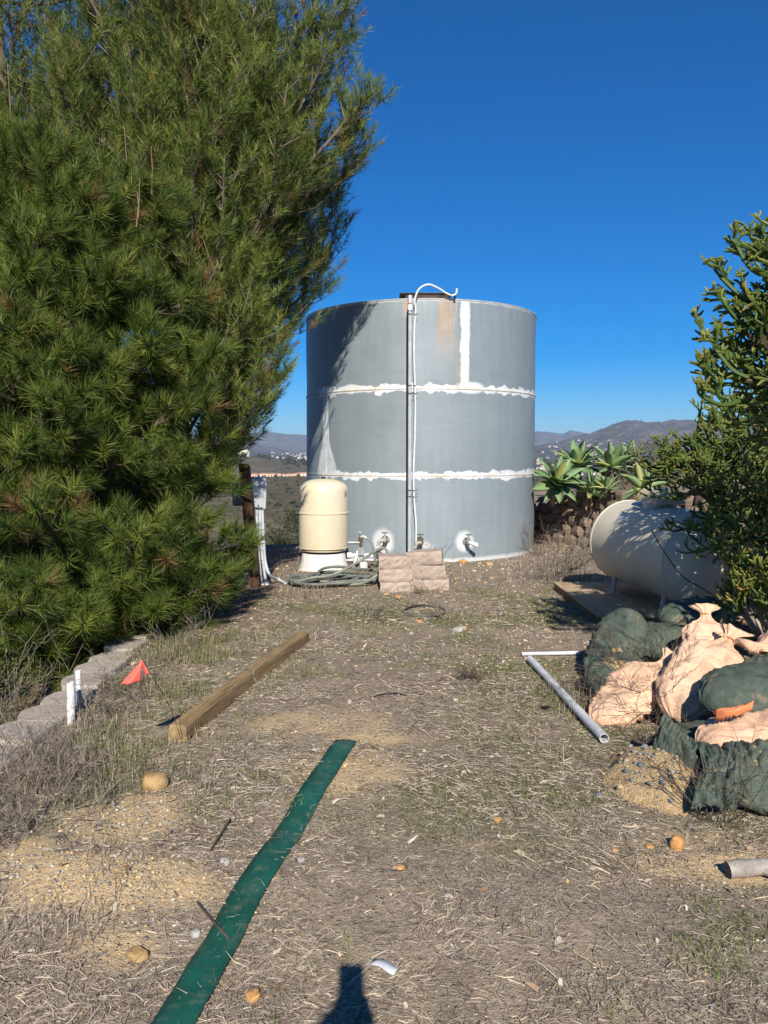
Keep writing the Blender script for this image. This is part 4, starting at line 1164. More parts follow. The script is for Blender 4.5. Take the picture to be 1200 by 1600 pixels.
# slack empty sack cloth draped over the front of the heap
def cloth_strip(name, A, B, mat, seed, amp=.02, nx=90, ny=34, k=7.0, label=None):
    pa = smooth_path(A, 12); pb_ = smooth_path(B, 12)
    vs = []; fs = []
    def samp(P, s): f = s * (len(P) - 1); i = min(int(f), len(P) - 2); return P[i].lerp(P[i + 1], f - i)
    for j in range(ny + 1):
        for i in range(nx + 1):
            s_ = i / nx; t = j / ny
            a = samp(pa, s_); b = samp(pb_, s_)
            p = a.lerp(b, t)
            w = mnoise.noise(Vector((s_ * 1.4, t * 1.2, seed + 3.3))) * 1.6
            f1 = 1 - abs(mnoise.noise(Vector((s_ * k + w, t * 1.3 + w * .5, seed)))) * 2.2
            f2 = 1 - abs(mnoise.noise(Vector((s_ * k * 2.1 - w, t * 3.1, seed + 9)))) * 2.2
            f3 = mnoise.noise(Vector((s_ * 3, t * 3, seed + 20)))
            edge = min(1, 4 * min(t + .12, 1 - t + .15))
            jag = (mnoise.noise(Vector((s_ * 22, seed, t))) * .018) * (t > .97)
            p += Vector((-.15, -.62, .72)).normalized() * (amp * (f1 + .55 * f2) * edge + .03 * f3 + .055 * math.sin(math.pi * t)) + Vector((.0, 0, jag))
            vs.append(p)
    for j in range(ny):
        for i in range(nx):
            a = j * (nx + 1) + i; fs.append((a, a + 1, a + nx + 2, a + nx + 1))
    vs = [Vector(v) for v in vs]; o0 = vs[len(vs) // 2].copy()
    me = new_mesh(name, [v - o0 for v in vs], fs, mat, True)
    o = mobj(name, me, None, o0)
    sm = o.modifiers.new('thickness', 'SOLIDIFY'); sm.thickness = .0025
    return o
c1 = cloth_strip('empty_sandbag', [at(1038, 1115, 3.62), at(1062, 1142, 3.56), at(1092, 1168, 3.50)], [at(1012, 1198, 3.58), at(1046, 1202, 3.47), at(1108, 1222, 3.32)], M_GBAG, 2, .032, 60, 34, 5)
tag(c1, 'torn green sack cloth hanging in folds beside the spilled gravel', 'sandbag', 'sandbags heaped beside the propane tank')
c2 = cloth_strip('empty_sandbag', [at(1082, 1162, 3.52), at(1120, 1166, 3.48), at(1160, 1160, 3.46), at(1225, 1150, 3.46)], [at(1098, 1232, 3.28), at(1130, 1228, 3.24), at(1172, 1224, 3.2), at(1235, 1215, 3.16)], M_GBAG, 5, .032, 110, 34, 8)
tag(c2, 'crumpled empty green sack spread under the longest peach sandbag', 'sandbag', 'sandbags heaped beside the propane tank')
c3 = cloth_strip('empty_sandbag', [at(1092, 1212, 3.25), at(1110, 1208, 3.24), at(1142, 1210, 3.22)], [at(1078, 1268, 3.10), at(1108, 1262, 3.08), at(1150, 1268, 3.06)], M_GBAG, 8, .022, 50, 30, 4)
tag(c3, 'frayed green sack strip hanging between the spilled gravel and nearest bag', 'sandbag', 'sandbags heaped beside the propane tank')
c4 = cloth_strip('orange_rag', [at(1114, 1116, 3.60), at(1142, 1112, 3.60), at(1172, 1104, 3.62)], [at(1118, 1123, 3.55), at(1146, 1121, 3.54), at(1174, 1111, 3.56)], simple('orange_rag', (.62, .22, .09), .7, 0, .25, 20), 4, .007, 50, 12, 4)
tag(c4, 'crumpled orange plastic rag pinched between green and peach sandbags', 'rag')
# heap of sand and gravel spilled from a burst bag
sp = on(1042, 1246)
def mound(name, c, rx, ry, h, mat, seed, n=44):
    vs = []; fs = []
    for j in range(n + 1):
        for i in range(n + 1):
            u = i / n * 2 - 1; v = j / n * 2 - 1
            x = c.x + u * rx; y = c.y + v * ry
            r = math.hypot(u, v) * (1 + .25 * mnoise.noise(Vector((u * 2, v * 2, seed))))
            z = h * max(0, 1 - r * r) ** 1.2 - .012 * (r > .9) + .014 * mnoise.noise(Vector((x * 22, y * 22, seed))) * (r < 1)
            vs.append((x - c.x, y - c.y, gz(x, y) + z - .006 - c.z))
    for j in range(n):
        for i in range(n):
            a = j * (n + 1) + i; fs.append((a, a + 1, a + n + 2, a + n + 1))
    return mobj(name, new_mesh(name, vs, fs, mat, True), None, c)
spill = tag(mound('sand_spill', Vector((sp.x + .02, sp.y + .12, 0)), .28, .36, .15, M_SAND, 3), 'heap of tan sand and grey gravel spilled from a burst green sandbag', 'sand')

# ================================================================== SMALL THINGS LYING ON THE GROUND, RIGHT
def hollow_pipe(name, a, b, r, mat, label, cat='pipe', wall=.004):
    a = Vector(a); b = Vector(b); c = (a + b) / 2; d = (b - a).normalized()
    t = thing(name, label, cat, c)
    mb = MB(); mb.tube([a - c, b - c], r, 18, False); mb.tube([b - c, a - c], r - wall, 18, False)
    def annulus(p, s_):
        e1 = d.cross(Vector((0, 0, 1))).normalized(); e2 = e1.cross(d)
        vs = []
        for k in range(18):
            th = 2 * math.pi * k / 18; w = e1 * math.cos(th) + e2 * math.sin(th)
            vs += [p + w * r, p + w * (r - wall)]
        mb.add(vs, [(2 * k, 2 * ((k + 1) % 18), 2 * ((k + 1) % 18) + 1, 2 * k + 1) for k in range(18)])
    annulus(a - c, 1); annulus(b - c, -1)
    o = mb.build('tube', mat, t, True)
    return t
pa = on(828, 1036, .03); pb_ = on(944, 1163, .032)
def dusty_pvc():
    m = Mat('dusty_white_pvc'); p = m.coord('Object')
    n = m.noise(p, 9, 5, .65); f = m.noise(p, 60, 3, .6)
    col = m.ramp(n * .7 + f * .3, [(.35, (.40, .40, .40)), (.55, (.58, .59, .60)), (.7, (.66, .67, .68))])
    return m.out(col, .5, 0, None, .4)
M_DPVC = dusty_pvc()
hollow_pipe('pvc_pipe', pa, pb_, .026, M_DPVC, 'long dusty white plastic pipe lying before the green sandbags')
hollow_pipe('pvc_pipe', on(815, 1026, .02), on(905, 1024, .02), .0145, M_DPVC, 'thin white plastic pipe lying crosswise against the upright green sandbag')
# cut log at the right edge
la_ = on(1137, 1372, .03); lb_ = on(1235, 1368, .03)
lg = thing('cut_log', 'short grey cut branch lying at the right edge on bare soil', 'log', (la_ + lb_) / 2)
mid = (la_ + lb_) / 2
mb = MB(); mb.tube([p - mid for p in smooth_path([la_, la_.lerp(lb_, .5) + Vector((0, .006, .004)), lb_], 6)], [.030, .0295, .030, .031, .030, .029, .0285, .029, .030, .031, .030, .029, .029], 14, False)
mb.build('bark', simple('grey_bark', (.36, .32, .28), .9, 0, .25, 22, .6), lg, True)
mb = MB(); d = (lb_ - la_).normalized(); e1 = d.cross(Vector((0, 0, 1))).normalized(); e2 = e1.cross(d)
mb.add([la_ - mid + d * .001 + (e1 * math.cos(a) + e2 * math.sin(a)) * .0295 for a in np.linspace(0, 2 * math.pi, 14, endpoint=False)], [tuple(range(14))]); mb.build('cut_face', simple('cut_wood', (.14, .10, .07), .9), lg)
mb = MB(); mb.tube([p - mid for p in (la_.lerp(lb_, .55) + Vector((0, -.01, 0)), la_.lerp(lb_, .72) + Vector((0, -.05, -.005)), la_.lerp(lb_, .85) + Vector((0, -.07, -.012)))], [.016, .013, .01], 8)
mb.build('side_branch', simple('grey_bark_b', (.30, .25, .2), .9, 0, .3, 22, .5), lg, True)
def rock(name, c, s, mat, seed, label=None, group=None, cat='rock'):
    bm = bmesh.new(); bmesh.ops.create_icosphere(bm, subdivisions=3, radius=1)
    for v in bm.verts:
        n = mnoise.noise(v.co * 1.1 + Vector((seed * 3.7, 0, 0))); n2 = mnoise.noise(v.co * 2.9 + Vector((0, seed, 0)))
        q = v.co * (1 + .34 * n + .14 * n2)
        for ax, lim in ((0, .82), (2, .75), (1, .85)):
            if q[ax] > lim: q[ax] = lim + (q[ax] - lim) * .25
        v.co = Vector((q.x * s[0], q.y * s[1], q.z * s[2]))
    me = bpy.data.meshes.new(name); bm.to_mesh(me); bm.free(); me.materials.append(mat)
    me.polygons.foreach_set('use_smooth', np.ones(len(me.polygons), bool))
    o = mobj(name, me, None, c, (0, 0, seed * 1.3))
    return tag(o, label, cat, group) if label else o
def rock_material(name, c0, c1, c2):
    m = Mat(name); p = m.coord('Object'); a = m.noise(p, 16, 5, .65); b = m.noise(p, 90, 3, .6)
    return m.out(m.ramp(a * .65 + b * .35, [(.32, c0), (.5, c1), (.68, c2)]), .9, 0, m.bump(a + b * .6, .8, .008), .2)
M_OR = rock_material('orange_sandstone', (.30, .15, .06), (.52, .27, .10), (.62, .37, .17))
M_YR = rock_material('yellow_sandstone', (.30, .19, .09), (.50, .34, .17), (.60, .45, .26))
M_DYR = rock_material('ochre_sandstone', (.20, .125, .055), (.37, .24, .11), (.48, .34, .18))
M_GR = rock_material('pale_grey_stone', (.22, .21, .19), (.38, .36, .33), (.52, .49, .44))
p = on(1060, 1330); rock('rock', p + Vector((0, .02, .022)), (.030, .028, .036), M_OR, 3, 'small bright orange stone left of the cut log')
p = on(236, 1236); rock('rock', p + Vector((0, .06, .014)), (.076, .055, .055), M_DYR, 9, 'fist-sized yellow stone in the dry grass by the edging')
rg = random.Random(21)
for i, (px, py, s_, m_, lb) in enumerate((
        (765, 883, .05, M_YR, 'largest yellow stone on the ground right of the white outlet pipe'), (688, 926, .035, M_YR, 'yellow stone at the right foot of the taller block stack'),
        (724, 880, .06, M_OR, 'orange stone lying under the valve with the white outlet'), (741, 893, .03, M_GR, 'grey stone just in front of the orange stone under the outlet valve'),
        (785, 890, .025, M_YR, 'small yellow stone furthest right before the steel tank'), (768, 905, .032, M_YR, 'yellow stone in front of the largest yellow stone'),
        (622, 934, .03, M_OR, 'orange stone in front of the shorter block stack'), (716, 987, .05, M_GR, 'largest pale grey stone on the middle of the path'),
        (724, 983, .03, M_YR, 'yellow stone touching the large grey stone on the path'), (790, 872, .02, M_GR, 'tiny grey stone at the foot of the steel tank'),
        (748, 908, .022, M_GR, 'tiny grey stone between two bigger yellow stones'), (655, 972, .025, M_OR, 'small orange stone below the black tube loop'),
        (604, 930, .03, M_YR, 'yellow stone at the left corner of the shorter block stack'), (712, 905, .02, M_YR, 'tiny yellow stone right of the taller block stack'))):
    p = on(px, py); rock('rock', p + Vector((0, 0, s_ * .3)), (s_ * rg.uniform(.9, 1.3), s_, s_ * .7), m_, 30 + i, lb, 'small stones before the steel tank')
for i, (px, py, s_, m_, lb) in enumerate((
        (214, 1496, .026, M_DYR, 'ochre stone on bare sand left of the green strip'), (396, 1560, .022, M_OR, 'orange stone right of the near end of the green strip'),
        (626, 1358, .017, M_OR, 'orange pebble in the straw at the middle of the foreground'), (700, 1402, .016, M_GR, 'pale grey pebble right of the middle orange pebble'),
        (540, 1195, .016, M_YR, 'yellow pebble beside the far end of the green strip'), (1015, 1325, .015, M_OR, 'orange pebble closest to the bright orange stone'),
        (778, 1282, .015, M_OR, 'orange pebble in the greenish grass right of the path centre'), (352, 1348, .018, M_GR, 'grey pebble below the dark twig'),
        (306, 1460, .018, M_GR, 'grey pebble beside the stick that crosses the green strip'), (470, 1345, .014, M_GR, 'grey pebble close to the right side of the green strip'),
        (960, 1330, .013, M_OR, 'small orange pebble two steps left of the bright orange stone'))):
    p = on(px, py); rock('rock', p + Vector((0, 0, s_ * .25)), (s_ * rg.uniform(.9, 1.4), s_, s_ * .75), m_, 60 + i, lb, 'pebbles in the foreground straw')
# pale plastic scrap in the foreground
p = on(600, 1517)
mb = MB(); vs = []; 
for i in range(7):
    t = i / 6; vs += [(-.042 + .084 * t, -.014 + .004 * math.sin(i), .012 + .006 * math.sin(t * 3.1)), (-.042 + .084 * t, .014, .016 + .008 * math.sin(t * 3.1))]
mb.add(vs, [(2 * i, 2 * i + 2, 2 * i + 3, 2 * i + 1) for i in range(6)])
o = mb.build('plastic_scrap', simple('pale_plastic', (.52, .54, .56), .4), None, True, p, (0, 0, -.55)); sm = o.modifiers.new('thickness', 'SOLIDIFY'); sm.thickness = .003
tag(o, 'pale grey plastic scrap on the straw beside the shadow', 'scrap')
p = on(852, 1109); mb = MB(); mb.box((0, 0, .012), (.05, .022, .018), Euler((.1, .1, .3)), .003); tag(mb.build('plastic_scrap', M_BLACK, None, False, p), 'black plastic bit on the ground beside the long white pipe', 'scrap')
# dead weeds
for (px, py, n, L, sp_, m_, lb, sd) in ((1020, 1118, 46, .46, .16, M_DTWIG, 'tangle of brown dead weed stems in front of the peach sandbag', 1), (985, 1085, 22, .40, .14, M_DTWIG, 'thin dead weed stems rising before the squat green sandbag', 2),
        (868, 905, 40, .55, .16, M_TWIG, 'dry grey weed standing left of the propane tank', 3), (905, 880, 22, .45, .12, M_TWIG, 'low grey weed at the foot of the block wall', 4), (840, 868, 14, .5, .1, M_DTWIG, 'leafless dark weed between steel tank and block wall', 5),
        (1118, 1288, 16, .30, .06, M_DTWIG, 'dark dead twigs standing before the frayed sack strip', 6), (668, 905, 12, .40, .04, M_DTWIG, 'dry brown vine hanging between the two block stacks', 7), (672, 928, 14, .16, .12, M_TWIG, 'low dry weed at the foot of the taller block stack', 8),
        (575, 965, 12, .24, .1, M_TWIG, 'sparse dry weed on the bare path near the hose', 9), (690, 965, 12, .16, .12, M_TWIG, 'thin dry weed beside the black wire loop', 10), (735, 1062, 26, .10, .04, M_DTWIG, 'flat dark clump of dead weed left of the pipes', 11), (1050, 1180, 18, .25, .1, M_DTWIG, 'dry twigs against the torn green sack cloth', 12)):
    p = on(px, py); o = twig_tangle('dead_weed', p - Vector((0, 0, .005)), n, L, sp_, m_, 50 + sd, None, .0026 if p.y < 6 else .0036)
    tag(o, lb, 'dead weed')
# curved bare stick and wire loop on the path
p0 = on(578, 1091, .012); pm = on(630, 1088, .02); p1 = on(682, 1106, .012)
mb = MB(); mb.tube(smooth_path([p0, on(604, 1088, .03), pm, on(652, 1098, .014), p1], 5), .007, 6); mb.tube(smooth_path([pm, on(645, 1092, .05), on(664, 1089, .03)], 4), .004, 5)
tag(mb.build('stick', M_TWIG, None, True), 'bent grey stick lying across the middle of the path', 'stick')
mb = MB(); mb.tube(smooth_path([on(628, 958, .012), on(640, 952, .02), on(660, 950, .03), on(685, 951, .02), on(696, 958, .012), on(684, 964, .012), on(655, 964, .01), on(632, 962, .01)], 4), .009, 6)
tag(mb.build('wire_loop', simple('black_poly_tube', (.03, .03, .03), .5), None, True), 'loop of black irrigation tube on the ground before the blocks', 'tube')
p0 = on(322, 1440, .02)
mb = MB(); mb.tube(smooth_path([on(308, 1418, .02), on(330, 1448, .025), on(352, 1470, .02), on(362, 1480, .012)], 4), .0042, 6)
tag(mb.build('stick', M_DTWIG, None, True), 'short dark stick lying across the green strip', 'stick')
mb = MB(); mb.tube(smooth_path([on(360, 1285, .015), on(352, 1300, .022), on(335, 1325, .015), on(327, 1335, .01)], 4), .004, 6)
tag(mb.build('stick', M_DTWIG, None, True), 'dark twig in the straw left of the green strip', 'stick')
# ================================================================== PINES
def needle_material(name, c0, c1, c2):
    m = Mat(name); t = m.attr('tint'); r, g, b = m.sep(t)
    return m.out(m.mix(g, m.ramp(r, [(0, c0), (.5, c1), (1, c2)]), (.23, .13, .055)), .55, 0, None, .3, trans=.22)
M_NEEDLE = needle_material('long_pine_needles', (.042, .076, .014), (.098, .152, .024), (.215, .250, .045))
M_NEEDLE2 = needle_material('sparse_pine_needles', (.062, .098, .020), (.135, .185, .034), (.275, .295, .065))
M_PTWIGD = simple('brown_pine_branch', (.085, .062, .042), .95, 0, .3, 9, .4)
M_PBARK = simple('pine_bark', (.13, .10, .075), .95, 0, .35, 9, .8)
M_PTWIG = simple('pale_pine_branch', (.19, .155, .115), .9, 0, .3, 9, .4)
class Shoots:
    def __init__(s): s.p = []; s.d = []; s.l = []; s.k = []
    def add(s, p, d, L, k=0.0): s.p.append(tuple(p)); s.d.append(tuple(d)); s.l.append(L); s.k.append(k)
def needles_mesh(name, S, per, nl, width, mat, seed, parent, spread=(.5, 1.15)):
    g = np.random.default_rng(seed)
    P = np.array(S.p); D = np.array(S.d); L = np.array(S.l); K = np.array(S.k)
    D /= np.linalg.norm(D, axis=1)[:, None]
    n = len(P)
    A = np.cross(D, np.where(np.abs(D[:, 2:3]) < .9, np.array([[0, 0, 1.]]), np.array([[1., 0, 0]]))); A /= np.linalg.norm(A, axis=1)[:, None]
    B = np.cross(D, A)
    t = g.random((n, per)); ph = g.random((n, per)) * 6.2832
    ang = spread[0] + (spread[1] - spread[0]) * g.random((n, per)) - .45 * t * (t > .6)
    root = P[:, None, :] + D[:, None, :] * (t * L[:, None])[..., None]
    rad = A[:, None, :] * np.cos(ph)[..., None] + B[:, None, :] * np.sin(ph)[..., None]
    dr = D[:, None, :] * np.cos(ang)[..., None] + rad * np.sin(ang)[..., None]
    dr = dr + np.array([0, 0, -.04]); dr /= np.linalg.norm(dr, axis=-1)[..., None]
    ln = nl * (.7 + .5 * g.random((n, per)))
    tip = root + dr * ln[..., None]
    sd = np.cross(dr, g.normal(size=(n, per, 3))); sd /= np.linalg.norm(sd, axis=-1)[..., None]
    V_ = np.stack([root - sd * width / 2, root + sd * width / 2, tip], 2).reshape(-1, 3)
    F = np.arange(n * per * 3).reshape(-1, 3)
    tv = np.clip(.38 + .26 * g.normal(size=(n, 1)) + .15 * g.normal(size=(n, per)) + .18 * (t - .5) + K[:, None], 0, 1)
    cols = np.repeat(tv.reshape(-1, 1), 3, 0); brown = np.where(g.random((n, 1)) < .035, .85, np.where(g.random((n, per)) < .03, .7, 0.0)); cols = np.concatenate([cols, np.repeat(brown.reshape(-1, 1), 3, 0), cols * 0], 1)
    return mobj(name, new_mesh(name, V_, F, mat, False, cols), parent)
def pine(label, base, trunk, branches, seed, mat, per, nl, width, name='pine_tree', sec_len=.55, sec_step=.16, shoot_len=.16, upt=.55, cones=0, bark=None, dens=1.0, twig_mat=None, shoot_gap=.11, spread=(.5, 1.15)):
    rg = random.Random(seed); t = thing(name, label, 'pine tree', base)
    S = Shoots(); mbw = MB(); mbt = MB()
    base = Vector(base)
    tr = smooth_path([Vector(q) - base for q in trunk], 6)
    r0 = .045 * (tr[-1] - tr[0]).length ** .75
    mbt.tube(tr, [max(.012, r0 * (1 - .9 * i / (len(tr) - 1))) for i in range(len(tr))], 10)
    spots = []
    for (s0, e, br) in branches:
        e = Vector(e) - base
        f = s0 * (len(tr) - 1); i = min(int(f), len(tr) - 2); a = tr[i].lerp(tr[i + 1], f - i)
        d = e - a; L = d.length
        m1 = a + d * .4 + Vector((rg.gauss(0, .04), rg.gauss(0, .04), -.07)) * L
        m2 = a + d * .75 + Vector((rg.gauss(0, .04), rg.gauss(0, .04), -.05)) * L
        P = smooth_path([a, m1, m2, e], 6)
        rb = .013 + .008 * L
        mbw.tube(P, [rb * (1 - .75 * i / (len(P) - 1)) for i in range(len(P))], 6)
        ndist = 0.0; tot = sum((P[i + 1] - P[i]).length for i in range(len(P) - 1)); run = 0
        for i in range(len(P) - 1):
            seg = P[i + 1] - P[i]; sl = seg.length; u = seg.normalized(); k = 0.0
            while k < sl:
                fr = (run + k) / tot; q = P[i] + u * k; k += sec_step * rg.uniform(.6, 1.4) / dens
                if fr < .22: continue
                for _ in range(1 if rg.random() < .35 else 2):
                    sd = Vector((rg.gauss(0, 1), rg.gauss(0, 1), rg.gauss(.15, .8)))
                    sd = (sd - u * sd.dot(u) * .6).normalized()
                    dd = (u * .65 + sd * .8 + Vector((0, 0, .18))).normalized()
                    LL = sec_len * br * rg.uniform(.5, 1.1) * (1.05 - .55 * fr)
                    q1 = q + dd * LL * .5; d2 = (dd + Vector((rg.gauss(0, .15), rg.gauss(0, .15), upt * .6))).normalized(); q2 = q1 + d2 * LL * .5
                    mbw.tube([q, q1, q2], [.007, .0055, .004], 4, False)
                    ns = max(1, int(LL / shoot_gap))
                    for s_ in range(ns):
                        v = .3 + .7 * (s_ + rg.random()) / ns
                        pp = q.lerp(q1, v * 2) if v < .5 else q1.lerp(q2, v * 2 - 1)
                        sd2 = (d2 * .6 + Vector((rg.gauss(0, .55), rg.gauss(0, .55), rg.gauss(upt, .35)))).normalized()
                        S.add(pp, sd2, shoot_len * rg.uniform(.7, 1.25), rg.choice((-.12, 0, 0, .1)))
                    S.add(q2, (d2 + Vector((0, 0, upt * .5))).normalized(), shoot_len * 1.2, .1)
                    if rg.random() < .06: spots.append(q1)
            run += sl
        S.add(P[-1], (P[-1] - P[-2]).normalized(), shoot_len * 1.6, .1)
    mbt.build('trunk', bark or M_PBARK, t, True)
    mbw.build('branches', twig_mat or M_PTWIG, t, True)
    needles_mesh('crown', S, per, nl, width, mat, seed, t, spread)
    rg.shuffle(spots)
    cm = None
    for q in spots[:cones]:
        if cm is None:
            m_ = MB(); m_.lathe([(.008, 0), (.02, .012), (.024, .03), (.018, .05), (.006, .066)], 9); o = m_.build('cone', simple('pine_cone', (.20, .11, .05), .9, 0, .4, 60, .8), t, False); cm = o.data
        else: o = mobj('cone', cm, t)
        o.location = q; o.rotation_euler = (rg.uniform(0, 3), rg.uniform(0, 3), 0)
    return t, len(S.p)
rg = random.Random(3)
# --- the full low pine in front
FB = Vector((-2.95, 6.8, gz(-2.95, 6.8)))
br = []
def ring(n, r, z0, dz, s0, phase, cx, cy, k=1.0, jit=.22, sq=1.0):
    for i in range(n):
        a = phase + 2 * math.pi * i / n + rg.uniform(-.2, .2); q = r * rg.uniform(1 - jit, 1 + jit * .6)
        br.append((s0, (cx + math.cos(a) * q, cy + math.sin(a) * q * sq, z0 + rg.uniform(-dz, dz)), k))
cx, cy = FB.x, FB.y
ring(13, 1.42, .22, .18, .06, .1, cx, cy); ring(13, 1.50, .62, .18, .10, .5, cx, cy); ring(13, 1.46, 1.05, .18, .18, .2, cx, cy); ring(12, 1.38, 1.5, .18, .26, .4, cx, cy)
ring(11, 1.24, 1.95, .18, .36, .0, cx, cy); ring(10, 1.08, 2.4, .2, .46, .4, cx, cy); ring(9, .9, 2.8, .2, .55, .1, cx, cy); ring(8, .7, 3.2, .22, .66, .3, cx, cy); ring(7, .48, 3.55, .2, .76, .0, cx, cy); ring(4, .22, 3.85, .12, .86, .4, cx, cy)
for (px, py, Y, s0) in ((352, 850, 7.2, .08), (345, 905, 6.9, .06), (340, 770, 7.2, .15), (345, 690, 7.3, .24), (20, 420, 6.6, .6), (60, 330, 6.8, .7), (215, 300, 6.9, .8), (240, 345, 6.9, .7), (15, 225, 7.0, .9), (300, 470, 6.9, .6), (330, 560, 6.9, .45), (100, 640, 5.5, .25), (60, 800, 5.3, .15), (130, 960, 5.4, .05), (30, 940, 5.3, .05), (240, 960, 5.9, .05), (310, 920, 6.3, .05), (20, 600, 5.6, .3), (-20, 720, 5.4, .2)):
    br.append((s0, at(px, py, Y), .9))
low_pine, n1 = pine('dense low pine with long bright needles standing in front of the taller pine', FB, [FB - Vector((0, 0, .1)), (cx + .05, cy, 1.4), (cx - .02, cy + .04, 2.8), (cx, cy, 4.05)], br, 11, M_NEEDLE, 90, .15, .0060, sec_len=.50, sec_step=.25, shoot_len=.10, upt=.45, twig_mat=M_PTWIGD, shoot_gap=.17, spread=(.15, 1.45))
# candles: bare brown leaders of the low pine
# --- the tall open pine behind
TB = Vector((-2.55, 9.1, gz(-2.55, 9.1)))
br = []
for (px, py, Y, s0, k) in ((572, 150, 8.7, .52, 1), (552, 205, 8.9, .48, 1), (535, 60, 9.0, .60, 1), (520, 15, 9.0, .66, 1), (500, 110, 8.6, .55, 1), (560, 250, 9.4, .44, .8), (528, 330, 9.6, .38, .8), (520, 275, 9.4, .42, 1), (505, 375, 9.9, .34, .9), (478, 425, 10.0, .30, .9), (455, 470, 10.1, .28, .8),
        (470, 40, 8.7, .6, 1), (450, 130, 8.3, .5, 1), (440, 220, 8.2, .42, 1), (420, 320, 8.2, .36, 1), (470, 300, 9.3, .4, 1), (430, 420, 9.2, .28, 1), (432, 545, 7.9, .2, .85), (415, 600, 8.0, .18, .8), (400, 640, 8.1, .15, .7), (380, 520, 7.9, .22, 1), (395, 470, 8.0, .25, 1),
        (400, 10, 8.5, .62, 1), (360, -40, 8.7, .7, 1), (380, 100, 8.0, .52, 1), (330, 60, 8.2, .6, 1), (340, 180, 7.8, .46, 1), (350, 270, 7.8, .4, 1), (300, 240, 7.7, .44, 1), (290, 120, 8.0, .55, 1), (270, 20, 8.4, .66, 1), (240, 160, 8.0, .52, 1), (200, 60, 8.6, .6, 1), (160, 130, 8.6, .55, 1), (130, 80, 9.0, .58, .9), (210, 250, 7.9, .45, 1), (150, 230, 8.2, .46, 1), (100, 180, 8.9, .5, 1), (300, 330, 7.7, .36, 1), (345, 400, 7.8, .3, 1), (250, 90, 9.6, .6, 1), (320, 0, 9.8, .7, 1), (420, 70, 9.8, .58, 1), (460, 180, 9.8, .48, 1), (440, 300, 9.8, .38, 1), (200, 200, 9.8, .48, 1), (480, 240, 9.6, .42, 1), (410, 180, 9.0, .5, 1), (375, 350, 8.6, .35, 1), (360, 460, 8.0, .26, 1), (350, 600, 8.0, .18, 1)):
    br.append((s0, at(px, py, Y), k))
cx, cy = TB.x + .1, TB.y
ring(9, 1.1, 6.6, .5, .72, .1, cx + .1, cy); ring(7, .8, 7.4, .4, .82, .4, cx + .1, cy); ring(5, .45, 8.1, .3, .92, .0, cx + .1, cy); ring(8, 1.5, 5.6, .4, .62, .3, cx, cy + .3)
_, n2 = pine('tall open pine leaning towards the steel tank, its shadow falling on it', TB, [TB - Vector((0, 0, .1)), (cx, cy, 2.2), (cx + .12, cy - .05, 4.6), (cx + .05, cy, 8.3)], br, 12, M_NEEDLE2, 46, .115, .0060, sec_len=.85, sec_step=.13, shoot_len=.17, upt=.8, cones=46)
# --- a third pine further left
LB = Vector((-4.75, 9.7, gz(-4.75, 9.7)))
br = []; cx, cy = LB.x, LB.y
ring(7, 1.7, 2.0, .4, .15, 0, cx, cy); ring(9, 1.8, 3.2, .4, .25, .3, cx, cy); ring(10, 1.7, 4.2, .4, .38, .1, cx, cy); ring(10, 1.6, 5.1, .4, .5, .4, cx, cy); ring(10, 1.5, 5.9, .4, .6, .0, cx, cy); ring(9, 1.3, 6.6, .4, .7, .3, cx, cy); ring(7, 1.0, 7.4, .4, .82, .3, cx, cy); ring(5, .5, 8.3, .4, .92, .3, cx, cy)
_, n3 = pine('dark pine at the left edge behind the low dense pine', LB, [LB - Vector((0, 0, .1)), (cx, cy, 2.5), (cx + .1, cy, 5), (cx, cy, 9.0)], br, 13, M_NEEDLE2, 18, .12, .0085, sec_len=.7, sec_step=.24, shoot_len=.17, upt=.7, cones=10)
print('SHOOTS', n1, n2, n3)
# bare leaders of the low pine
M_LEAD = simple('brown_leader', (.20, .13, .075), .8)
for (px, py, qx, qy, Y) in ((22, 330, 12, 100, 6.7), (30, 300, 24, 268, 6.6), (213, 355, 218, 278, 6.6), (216, 340, 214, 300, 6.5), (198, 300, 194, 198, 6.8), (237, 305, 236, 228, 6.8)):
    a = at(px, py, Y) - FB; b = at(qx, qy, Y + .05) - FB
    mb = MB(); mb.tube([a, (a + b) / 2 + Vector((.01, 0, 0)), b], [.006, .005, .003], 5)
    mb.build('leader_shoot', M_LEAD, low_pine, True)

# ================================================================== LEFT EDGE: BLOCKS, STUBS, FLAG, POST
ew = thing('edging_wall', 'row of grey rounded edging blocks along the drop under the pines', 'edging', (-1.97, 4.4, 0))
def edge_block(seed):
    rg = random.Random(seed); pts = []
    L = .31
    for i in range(9):
        a = math.pi / 2 + math.pi * i / 8
        pts.append((-.09 + .10 * math.cos(a) * rg.uniform(.85, 1.1), (L / 2 - .008) * math.sin(a)))
    pts += [(.10 + rg.uniform(-.01, .01), -(L / 2 - .01)), (.11 + rg.uniform(-.01, .01), L / 2 - .01)]
    n = len(pts); h = .17
    vs = [(x, y, -h) for x, y in pts] + [(x, y, -.012) for x, y in pts] + [(x * .95, y * .96, 0) for x, y in pts]
    fs = [tuple(range(n - 1, -1, -1)), tuple(range(2 * n, 3 * n))]
    for k in range(2):
        for i in range(n):
            j = (i + 1) % n; fs.append((k * n + i, k * n + j, (k + 1) * n + j, (k + 1) * n + i))
    return new_mesh('block', vs, fs, M_EDGE)
em = [edge_block(i) for i in range(4)]
rg = random.Random(9)
